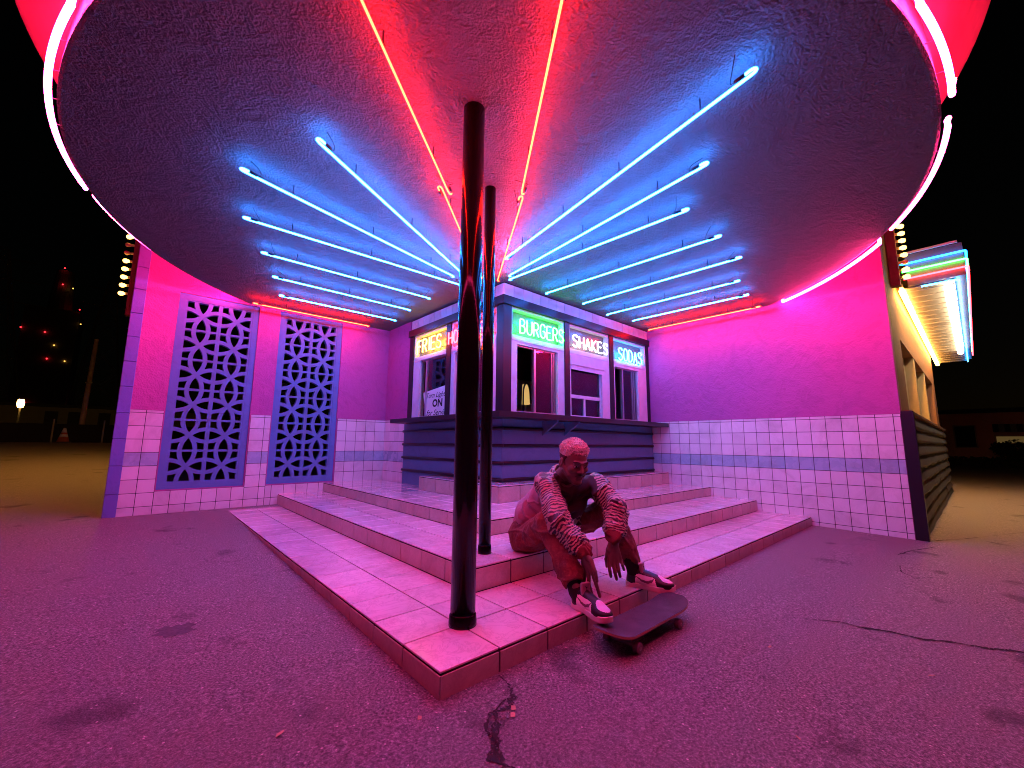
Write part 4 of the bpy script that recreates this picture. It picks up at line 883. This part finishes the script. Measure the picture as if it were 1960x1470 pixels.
# hair: bleached curls on top, dark fade at the sides, eyebrows, moustache
M_HAIRT = simple('bleached_curls', (0.72, 0.58, 0.46), 0.7, var=0.35, nscale=85, bmp=1.0, bscale=110); M_HAIRD = simple('dark_faded_hair', (0.035, 0.018, 0.014), 0.75, var=0.2, nscale=80)
hr = Field(HC-0.2, HC+0.2, 0.0034)
hr.ell(H(-0.012, 0, 0.034), np.array((0.100, 0.077, 0.090))*HS, HA, 0.0)
cn_ = nz(4, [(110, 0.0010), (210, 0.0016), (300, 0.0014)])
sl, X, Y, Zz = hr.sub(hr.lo, hr.lo+hr.n*hr.h); qf = ((X-HC[0])*hf[0]+(Y-HC[1])*hf[1]+(Zz-HC[2])*hf[2])/HS; ql = ((X-HC[0])*hl[0]+(Y-HC[1])*hl[1]+(Zz-HC[2])*hl[2])/HS; qu = ((X-HC[0])*hu[0]+(Y-HC[1])*hu[1]+(Zz-HC[2])*hu[2])/HS
line = 0.066-np.clip(0.055-qf, 0, 0.05)*1.3-np.clip(0.005-qf, 0, 0.05)*1.0     # hairline: high on the forehead, down to the ears and nape
above = qu-line; top = np.clip((qu-0.025)/0.05, 0, 1)
hr.D = (hr.D-np.clip(above*0.35+0.001, -0.02, 0.0035+0.011*top)*HS+cn_(X, Y, Zz)*np.clip(top+0.15, 0, 1)).astype(np.float32)
hr.D = np.maximum(hr.D, -above-0.004).astype(np.float32)
def hair_cls(c): q = (c-HC)/HS; return ((q@hu < 0.038+0.10*np.clip(0.06-(q@hf), -0.1, 0.03)) & (np.abs(q@hl) > 0.05)).astype(int)
hair = net_obj('hair', hr, [M_HAIRT, M_HAIRD], person, hair_cls)
cm = MB(); rc = random.Random(8); vh = [v.co.copy() for v in hair.data.vertices]; cnt = 0
for p in rc.sample(vh, len(vh)):
    q = (np.array(p)-HC)/HS
    if q@hu < 0.052 or (abs(q@hl) > 0.06 and q@hu < 0.075): continue
    s = rc.uniform(0.0034, 0.0062); o = Vector((rc.gauss(0, 1), rc.gauss(0, 1), rc.gauss(0, 1)))*0.0025; ax = Vector((rc.gauss(0, 1), rc.gauss(0, 1), rc.gauss(0, 1))).normalized(); u_ = ax.orthogonal().normalized()*s; w_ = ax.cross(u_.normalized())*s; c0 = p+o
    cm.add([c0+u_, c0+w_, c0-u_, c0-w_, c0+ax*s, c0-ax*s], [(0, 1, 4), (1, 2, 4), (2, 3, 4), (3, 0, 4), (1, 0, 5), (2, 1, 5), (3, 2, 5), (0, 3, 5)]); cnt += 1
    if cnt > 1500: break
tag(cm.build('curls', M_HAIRT, hair, False), kind='stuff')
for q in (-1, 1):
    e = Field(HC-0.2, HC+0.2, 0.003); e.cap(H(0.098, q*0.014, 0.019), H(0.097, q*0.034, 0.0235), 0.0042*HS, 0.0048*HS, 0.002).cap(H(0.097, q*0.034, 0.0235), H(0.083, q*0.052, 0.017), 0.0048*HS, 0.003*HS, 0.002); net_obj('eyebrow', e, M_HAIRD, person)
e = Field(HC-0.2, HC+0.2, 0.003)
for q in (-1, 1): e.cap(H(0.1015, q*0.002, -0.0535), H(0.0945, q*0.022, -0.0600), 0.0050*HS, 0.0034*HS, 0.002).cap(H(0.0945, q*0.022, -0.0600), H(0.086, q*0.029, -0.070), 0.0034*HS, 0.0022*HS, 0.002)
net_obj('moustache', e, M_HAIRD, person)

# trousers -------------------------------------------------------------------------------------------------------------
ANK = {'R': np.array((0.988, 0.098, 0.285)), 'L': np.array((1.572, 0.070, 0.292))}
pa = Field((0.86, -0.06, 0.22), (1.75, 0.98, 0.80), 0.0048)
pa.cap(J['hipR']+[-0.01, 0.02, 0.015], J['hipL']+[0.0, 0.03, 0.01], 0.122, 0.120, 0.03).cap(hipm+[-0.01, 0.02, 0.05], J['waist']+[0.05, 0.0, -0.02], 0.130, 0.125, 0.04)
for s in 'RL':
    kn_ = J['knee'+s]; pa.cap(J['hip'+s]+[0, -0.02, 0.0], kn_, 0.108, 0.083, 0.035); pa.cap(kn_, kn_*0.35+ANK[s]*0.65, 0.083, 0.071, 0.03); pa.cap(kn_*0.35+ANK[s]*0.65, ANK[s]+[0, 0, 0.012], 0.071, 0.066, 0.02)
    ax_ = (ANK[s]-kn_)/np.linalg.norm(ANK[s]-kn_); pa.cap(ANK[s]-ax_*0.01, ANK[s]+ax_*0.016, 0.064, 0.060, 0.006)
rid = nz(31, [(9, 1.0), (17, 0.6)]); pa.wob(lambda X, Y, Zz: -0.010*np.clip(1-np.abs(rid(X, Y, Zz*1.4))*1.8, 0, 1)**2+0.002)
fold = nz(11, [(16, 0.0036), (36, 0.0036), (70, 0.0018)]); pa.wob(fold)
sl, X, Y, Zz = pa.sub(pa.lo, pa.lo+pa.n*pa.h)
for s in 'RL':                                                    # hollow trouser hems
    ax_ = (ANK[s]-J['knee'+s])/np.linalg.norm(ANK[s]-J['knee'+s]); pa.cap(ANK[s]-ax_*0.03, ANK[s]+ax_*0.12, 0.050, 0.054, 0.004, 'sub')
    near = (X-ANK[s][0])**2+(Y-ANK[s][1])**2+(Zz-ANK[s][2])**2 < 0.12**2
    cutp = ((X-ANK[s][0])*ax_[0]+(Y-ANK[s][1])*ax_[1]+(Zz-ANK[s][2])*ax_[2])-0.022+0.008*np.sin(60*X+40*Y)
    pa.D = np.where(near, np.maximum(pa.D, cutp), pa.D).astype(np.float32)
pa.D = np.maximum(pa.D, np.where(Y > 0.652, Z[2]+0.001-Zz, -1.0)).astype(np.float32)
def mat_trouser():
    m, t, b = pbsdf('red_washed_cotton'); v = coord(t)
    c = mix(t, ramp(t, noise(t, v, 9, 5, 0.6), [(0.35, (0, 0, 0)), (0.7, (1, 1, 1))]), (0.095, 0.017, 0.014), (0.20, 0.045, 0.034)); c = mix(t, ramp(t, noise(t, v, 55, 4), [(0.5, (0, 0, 0)), (0.75, (0.5,)*3)]), c, (0.29, 0.085, 0.07))
    L(t, c, b.inputs['Base Color']); b.inputs['Roughness'].default_value = 0.85; bump(t, noise(t, v, 35, 5, 0.6, 0.8), 0.5, 0.012, b); return m
net_obj('trousers', pa, mat_trouser(), person)

# jacket ---------------------------------------------------------------------------------------------------------------
jk = Field((0.90, -0.05, 0.40), (1.72, 0.95, 1.02), 0.0046)
wst = J['waist']+np.array((0.055, 0.015, -0.01)); chs = J['chest']+np.array((0.05, 0.0, -0.01)); ub = J['neck']+np.array((0.02, 0.02, -0.05))
jk.cap(hipm+np.array((-0.03, 0.04, 0.10)), wst, 0.142, 0.150, 0.03).cap(wst, chs, 0.150, 0.160, 0.04).cap(chs, ub, 0.150, 0.098, 0.04).cap(chs+np.array((0.03, -0.05, -0.02)), wst+np.array((0.06, -0.10, 0.01)), 0.125, 0.115, 0.04)
jk.cap((1.37, 0.42, 0.68), (1.38, 0.50, 0.54), 0.10, 0.11, 0.04)
jk.ell(J['neck']+np.array((0.02, 0.085, -0.035)), (0.10, 0.055, 0.045), None, 0.03)   # hood lying on the shoulders
jk.cap(J['shR']+[0.02, 0.01, -0.005], J['shL']+[-0.02, 0.01, -0.005], 0.074, 0.072, 0.05)
AX = {}
for s in 'RL':
    jk.cap(J['sh'+s], J['el'+s], 0.084, 0.074, 0.035); e, w = J['el'+s], J['wr'+s]; jk.cap(e, e*0.3+w*0.7, 0.074, 0.067, 0.025); jk.cap(e*0.3+w*0.7, e*0.06+w*0.94, 0.065, 0.045, 0.012); jk.cap(e*0.1+w*0.9, w*1.02-e*0.02, 0.038, 0.034, 0.004)
rid2 = nz(37, [(10, 1.0), (19, 0.6)]); jk.wob(lambda X, Y, Zz: -0.011*np.clip(1-np.abs(rid2(X, Y, Zz))*1.7, 0, 1)**2+0.002)
fz = nz(21, [(18, 0.0034), (42, 0.0036), (80, 0.0018)]); jk.wob(fz)
# gathered rings on the sleeves
sl, X, Y, Zz = jk.sub(jk.lo, jk.lo+jk.n*jk.h)
for s in 'RL':
    e, w = J['el'+s], J['wr'+s]; a = (w-e)/np.linalg.norm(w-e); t_ = (X-e[0])*a[0]+(Y-e[1])*a[1]+(Zz-e[2])*a[2]
    rr = np.sqrt(np.maximum((X-e[0])**2+(Y-e[1])**2+(Zz-e[2])**2-t_**2, 0)); jk.D = (jk.D+np.where((t_ > -0.02) & (rr < 0.11), 0.0034*np.sin(t_*150+8*np.sin(40*X)), 0)).astype(np.float32)
# neck opening, raised collar
jk.cap(J['neck']+[-0.005, -0.01, -0.03], H(-0.02, 0, -0.03), 0.070, 0.085, 0.006, 'sub')
nk = J['neck']+np.array((0.0, 0.0, 0.015)); nf = np.array((-0.25, -0.9, 0.36)); nf /= np.linalg.norm(nf); na = (H(-0.03, 0, 0)-J['neck']); na /= np.linalg.norm(na); n1 = np.cross(na, (0, -1, 0)); n1 /= np.linalg.norm(n1); n2 = np.cross(na, n1)
ringp = [nk+(n1*math.cos(a)*0.082+n2*math.sin(a)*0.086)+na*0.012*math.cos(a*2) for a in np.linspace(0, 2*math.pi, 15)]
for a, b_ in zip(ringp[:-1], ringp[1:]):
    if ((a+b_)/2-nk)[1] < -0.055: continue
    jk.cap(a-na*0.02, b_-na*0.02, 0.018, k=0.010).cap(a+na*0.018, b_+na*0.018, 0.013, k=0.012)
hem = jk.D; jk.D = np.maximum(jk.D, np.where(rr > -1, (0.455+0.14*np.clip((0.72-Y), -0.05, 0.3)+0.006*np.sin(30*X))-Zz, -1)*np.where(Y > 0.48, 1.0, -0.0)-np.where(Y > 0.48, 0, 1.0)).astype(np.float32)
def limb_t(c):
    """distance along the nearest sleeve (stripe coordinate), and how much the spot belongs to the plain back"""
    best = np.full(len(c), 9.0); t = np.zeros(len(c)); off = 0
    for s in 'RL':
        for a, b_, o in ((J['sh'+s], J['el'+s], 0.0), (J['el'+s], J['wr'+s], np.linalg.norm(J['el'+s]-J['sh'+s]))):
            ab = b_-a; u_ = np.clip(((c-a)@ab)/(ab@ab), 0, 1); d = np.linalg.norm(c-a-u_[:, None]*ab, axis=1); m = d < best; best[m] = d[m]; t[m] = (o+u_*np.linalg.norm(ab))[m]
    return t, best
def st(c): return limb_t(c)[0]
def plain(c):
    t, d = limb_t(c); p = np.clip((d-0.085)/0.02, 0, 1); back = np.clip((c[:, 1]-0.47)/0.05, 0, 1); return p*back+np.clip((c[:, 1]-0.50)/0.04, 0, 1)*(1-p)*np.clip((c[:, 2]-0.78)/0.02, 0, 1)
def mat_jacket():
    m, t, b = pbsdf('tiger_stripe_nylon'); v = coord(t)
    a1 = t.nodes.new('ShaderNodeAttribute'); a1.attribute_name = 'stripe'; a2 = t.nodes.new('ShaderNodeAttribute'); a2.attribute_name = 'plain'
    n = noise(t, v, 13, 3, 0.5); n2 = noise(t, v, 45, 2)
    ma = N(t, 'ShaderNodeMath', _operation='MULTIPLY_ADD'); L(t, n, ma.inputs[0]); ma.inputs[1].default_value = 0.065; L(t, a1.outputs['Fac'], ma.inputs[2])
    mb = N(t, 'ShaderNodeMath', _operation='MULTIPLY_ADD'); L(t, n2, mb.inputs[0]); mb.inputs[1].default_value = 0.010; L(t, ma.outputs[0], mb.inputs[2])
    mc = N(t, 'ShaderNodeMath', _operation='MULTIPLY'); L(t, mb.outputs[0], mc.inputs[0]); mc.inputs[1].default_value = 290.0
    sn = N(t, 'ShaderNodeMath', _operation='SINE'); L(t, mc.outputs[0], sn.inputs[0])
    brk = noise(t, v, 26, 3); ad = N(t, 'ShaderNodeMath', _operation='MULTIPLY_ADD'); L(t, brk, ad.inputs[0]); ad.inputs[1].default_value = 2.4; L(t, sn.outputs[0], ad.inputs[2])
    s = ramp(t, ad.outputs[0], [(0.0, (0, 0, 0)), (0.90, (0, 0, 0)), (0.99, (1, 1, 1))])
    mr = N(t, 'ShaderNodeMapRange'); L(t, ad.outputs[0], mr.inputs[0]); mr.inputs[1].default_value = 1.12; mr.inputs[2].default_value = 1.42
    tan = mix(t, noise(t, v, 8, 3), (0.29, 0.21, 0.15), (0.40, 0.30, 0.23)); col = mix(t, mr.outputs[0], tan, (0.016, 0.010, 0.010)); col = mix(t, a2.outputs['Fac'], col, (0.33, 0.145, 0.18))
    L(t, col, b.inputs['Base Color']); b.inputs['Roughness'].default_value = 0.48; b.inputs['Sheen Weight'].default_value = 0.1; bump(t, noise(t, v, 30, 4, 0.6, 1.0), 0.35, 0.012, b); return m
M_CUFF = simple('maroon_rib_knit', (0.16, 0.03, 0.03), 0.85, bmp=0.5, bscale=120); M_SHIRT = simple('dark_shirt', (0.03, 0.010, 0.012), 0.8)
fdir = np.array((-0.25, -0.97, 0.0)); 
def jk_cls(c):
    k = np.zeros(len(c), int); t, d = limb_t(c)
    for s in 'RL':
        e, w = J['el'+s], J['wr'+s]; a = w-e; u_ = ((c-e)@a)/(a@a); dd = np.linalg.norm(c-e-u_[:, None]*a, axis=1); k[(u_ > 0.90) & (dd < 0.06)] = 1
    mid = (J['shR']+J['shL'])/2; lat = (J['shL']-J['shR'])/np.linalg.norm(J['shL']-J['shR']); q = c-mid; k[(np.abs(q@lat) < 0.15) & (q@fdir > -0.01) & (d > 0.087)] = 2
    k[(c[:, 1] > 0.5) & (c[:, 2] < 0.497+0.12*np.clip(0.72-c[:, 1], -0.05, 0.3))] = 1
    return k
net_obj('jacket', jk, [mat_jacket(), M_CUFF, M_SHIRT], person, jk_cls, {'stripe': st, 'plain': plain})
for s in 'RL':
    so_ = Field(ANK[s]-0.13, ANK[s]+0.13, 0.0042); foot = np.array((0.985, 0.055, 0.19)) if s == 'R' else np.array((1.583, 0.045, 0.19)); so_.cap(ANK[s]+(J['knee'+s]-ANK[s])*0.08, ANK[s]*0.4+foot*0.6, 0.046, 0.043, 0.01).cap(ANK[s]*0.4+foot*0.6, foot, 0.043, 0.040, 0.01); so_.wob(nz(5, [(70, 0.0008)]))
    net_obj('sock', so_, simple('black_sock', (0.008, 0.007, 0.008), 0.9, bmp=0.4, bscale=150), person)

# shoes ----------------------------------------------------------------------------------------------------------------
M_BLK = simple('black_leather', (0.007, 0.005, 0.008), 0.42, bmp=0.2, bscale=120); M_WHT = simple('white_leather', (0.80, 0.76, 0.72), 0.45, bmp=0.15, bscale=120); M_LIL = simple('lilac_toe_leather', (0.66, 0.55, 0.70), 0.5)
M_MAU = simple('mauve_leather', (0.30, 0.23, 0.24), 0.5); M_SOLE = simple('cream_rubber_sole', (0.72, 0.60, 0.54), 0.55)
SWO = [(.192, .078), (.176, .049), (.150, .040), (.112, .048), (.068, .074), (.118, .058), (.150, .055), (.172, .063)]
def inpoly(x, y, poly):
    r = np.zeros(len(x), bool); n = len(poly)
    for i in range(n):
        (x1, y1), (x2, y2) = poly[i], poly[(i+1) % n]; c = ((y1 > y) != (y2 > y)) & (x < (x2-x1)*(y-y1)/(y2-y1+1e-12)+x1); r ^= c
    return r
def shoe(heel, dirv, side, label, pitch=0.0, k=1.08):
    d = np.array((*dirv, 0.0)); d /= np.linalg.norm(d); d = d*math.cos(pitch)+np.array((0, 0, math.sin(pitch))); w = np.cross((0, 0, 1.0), d); w /= np.linalg.norm(w); u = np.cross(d, w); o = np.array(heel)
    def to(V): return o+k*(V[:, :1]*d+V[:, 1:2]*w+V[:, 2:3]*u)
    def P3(l, ww, h): return tuple(o+k*(l*d+ww*w+h*u))
    root = thing_part = bpy.data.objects.new('shoe', None); root.location = tuple(o); link(root, person); root['label'] = label
    def emit_net(name, fld, mats, cls=None):
        V, F = fld.net(); c = V[F].mean(1); W3 = to(V); me = bpy.data.meshes.new(name); me.from_pydata(W3.tolist(), [], F.tolist())
        for m in mats: me.materials.append(m)
        if cls is not None: me.polygons.foreach_set('material_index', cls(c).astype(np.int32))
        me.polygons.foreach_set('use_smooth', np.ones(len(F), bool)); me.update(); return link(bpy.data.objects.new(name, me), root)
    b = side*0.006                                                     # the foot bends inwards
    so_ = Field((-0.02, -0.08, -0.02), (0.34, 0.08, 0.07), 0.0032)
    X, Y, Zz = so_.sub(so_.lo, so_.lo+so_.n*so_.h)[1:]
    def seg2(p, q, ra, rb): ab = (q[0]-p[0], q[1]-p[1]); t = np.clip(((X-p[0])*ab[0]+(Y-p[1])*ab[1])/(ab[0]**2+ab[1]**2), 0, 1); return np.sqrt((X-p[0]-t*ab[0])**2+(Y-p[1]-t*ab[1])**2)-(ra+t*(rb-ra))
    d2 = np.minimum(np.minimum(seg2((.040, 0), (.13, b), .038, .037), seg2((.13, b), (.215, b), .037, .050)), seg2((.215, b), (.262, -b*0.3), .050, .041)); spring = 0.010*np.clip((X-0.20)/0.10, 0, 1)**2
    so_.D = np.maximum(d2, np.abs(Zz-0.0155-spring)-0.0155+0*X).astype(np.float32); emit_net('sole', so_, [M_SOLE])
    up_ = Field((-0.01, -0.08, 0.0), (0.33, 0.08, 0.15), 0.0030)
    up_.cap((.044, 0, .03), (.050, 0, .088), .036, .034, .01).cap((.06, 0, .048), (.13, b, .046), .039, .038, .02).cap((.13, b, .046), (.205, b, .038), .038, .042, .02).ell((.238, b*.4, .034), (.062, .046, .036), None, .02).cap((.095, 0, .090), (.20, b*.6, .062), .026, .022, .025)
    up_.cap((.058, 0, .075), (.062, 0, .16), .030, .034, .004, 'sub'); up_.half((0, 0, 0.022), (0, 0, -1))
    def cls(c):
        l, ww, h = c.T; z_ = np.zeros(len(c), int)
        z_[((l-.246)/.042)**2+((ww-b*.4)/.031)**2 < 1] = np.where(h[((l-.246)/.042)**2+((ww-b*.4)/.031)**2 < 1] > 0.046, 2, 0)
        qt = (l > .062) & (l < .205-(h-.03)*0.35) & (h > .022) & (h < .085-0.12*np.abs(l-.10)) & (np.abs(ww) > .020); z_[qt] = 1
        z_[(l < .062+.012) & (h < .07) & (l > .0)] = 0; z_[qt & (np.abs(ww) > .022) & inpoly(l, h, SWO)] = 4; return z_
    emit_net('upper', up_, [M_BLK, M_WHT, M_LIL, M_MAU, simple('dark_mauve_mark', (0.13, 0.09, 0.10), 0.5)], cls)
    tg = Field((0.04, -0.06, 0.05), (0.17, 0.06, 0.20), 0.0032); X, Y, Zz = tg.sub(tg.lo, tg.lo+tg.n*tg.h)[1:]
    a = np.array((-0.20, 0.98)); px_, pz_ = X-0.112, Zz-0.085; s_ = px_*a[0]+pz_*a[1]; n_ = px_*a[1]-pz_*a[0]; n_ = n_-2.2*np.clip(s_-0.01, 0, 1)**2
    tg.D = (np.sqrt(np.maximum(np.abs(s_-0.030)-0.024, 0)**2+np.maximum(np.abs(Y)-0.020, 0)**2+np.maximum(np.abs(n_)-0.002, 0)**2)-0.0095).astype(np.float32); emit_net('tongue', tg, [M_MAU])
    for i in range(5):
        l = .122+i*.0165; hh = .105-(l-.10)*0.40; MB().tube(chaikin([P3(l-.004, -.024, hh-.016), P3(l, -.012, hh+.003), P3(l+.004, .012, hh+.003), P3(l+.002, .024, hh-.016)], 2), 0.0036, 6).build('lace', M_BLK if i else M_WHT, root, True)
    # small leaping mark on the tongue
    f0 = lambda yy, ss: P3(0.112-0.20*ss+0.98*(0.0125+2.2*max(ss-0.01, 0)**2), yy, 0.085+0.98*ss+0.2*(0.0125))
    m = MB()
    for pts in ([(0, .040), (0, .026)], [(0, .034), (-.009, .044)], [(0, .036), (.009, .039)], [(0, .026), (-.010, .019)], [(0, .026), (.010, .021)]): m.tube([f0(*p) for p in pts], 0.0014, 5)
    m.build('mark', M_BLK, root)
    return root
shoe((1.005, 0.112, Z[1]+0.001), (-0.235, -0.972), 1, 'low sneaker on the step edge nearest the pole')
shoe((1.560, 0.112, Z[1]+0.002), (0.30, -0.954), -1, 'low sneaker with its toe out over the skateboard')

# ================================================================== skateboard
sb = thing('skateboard', (1.215, -0.232, gz(-0.23)), 'black-gripped skateboard parked along the bottom step under the sneakers', 'skateboard')
NL, NW = 44, 12; LN, WD = 0.80, 0.212
def deck(u, v, dz):
    """u along, v across in -1..1"""
    x = u*LN/2; e = max(0, (abs(u)-0.72)/0.28); hw = WD/2*math.sqrt(max(0.0, 1-e**2.6)); y = v*hw
    kick = 0.040*max(0, (abs(u)-0.60)/0.40)**1.5; conc = 0.006*abs(v)**2*(1-max(0, abs(u)-0.6)*2)
    return Vector((1.215+x, -0.232+y+0.012*u*0, 0.114+kick+conc+dz))
def sheet(dz0, dz1, inset=1.0):
    m = MB(); vs = []; us = [-math.cos(math.pi*i/NL) for i in range(NL+1)]
    us = [max(-0.9985, min(0.9985, u)) for u in us]
    for dz in (dz0, dz1):
        for u in us:
            for j in range(NW+1): vs.append(deck(u*inset, (-1+2*j/NW)*inset, dz))
    n = (NL+1)*(NW+1); fs = []
    for i in range(NL):
        for j in range(NW):
            a = i*(NW+1)+j; q = (a, a+1, a+NW+2, a+NW+1); fs += [tuple(reversed(q)), tuple(k+n for k in q)]
    edge = [i*(NW+1) for i in range(NL+1)]+[NL*(NW+1)+j for j in range(1, NW+1)]+[i*(NW+1)+NW for i in range(NL-1, -1, -1)]+[j for j in range(NW-1, 0, -1)]
    for a, b_ in zip(edge, edge[1:]+edge[:1]): fs.append((a, b_, b_+n, a+n))
    return m.add(vs, fs)
dk = sheet(-0.011, 0.0).build('deck', simple('maple_ply_edge', (0.40, 0.26, 0.17), 0.5, var=0.15, nscale=20), sb, True)
dk.data.polygons.foreach_set('use_smooth', [False]*len(dk.data.polygons))
sheet(0.0004, 0.0014, 0.992).build('grip_tape', simple('worn_grip_tape', (0.055, 0.05, 0.06), 0.8, var=0.3, nscale=14, bmp=0.9, bscale=320), sb)
M_STEEL = simple('dull_truck_alloy', (0.38, 0.36, 0.36), 0.35, metal=0.9); M_WHL = simple('worn_urethane', (0.16, 0.13, 0.12), 0.55, var=0.15)
for sx in (-1, 1):
    x = 1.215+sx*0.222; g_ = gz(-0.23)
    tr = MB().box((x-0.038, -0.232-0.027, 0.094), (x+0.038, -0.232+0.027, 0.1025)).build('truck', M_STEEL, sb)
    MB().tube([(x, -0.232-0.072, g_+0.030), (x, -0.232-0.03, g_+0.033), (x, -0.232+0.03, g_+0.033), (x, -0.232+0.072, g_+0.030)], [0.009, 0.014, 0.014, 0.009], 10).tube([(x, -0.232, g_+0.033), (x-sx*0.018, -0.232, 0.097)], 0.013, 10).build('hanger', M_STEEL, tr, True)
    MB().tube([(x, -0.232-0.112, g_+0.030), (x, -0.232+0.112, g_+0.030)], 0.004, 8).build('axle', M_STEEL, tr)
    for sy in (-1, 1):
        yc = -0.232+sy*0.091; g2 = gz(yc)
        wh = MB().tube([(x, yc-0.017, g2+0.0285), (x, yc-0.014, g2+0.0285), (x, yc+0.014, g2+0.0285), (x, yc+0.017, g2+0.0285)], [0.021, 0.0272, 0.0272, 0.021], 24).build('wheel', M_WHL, sb, False)
        MB().tube([(x, yc-0.0185, g2+0.0285), (x, yc+0.0185, g2+0.0285)], 0.010, 14).build('bearing', M_STEEL, wh)
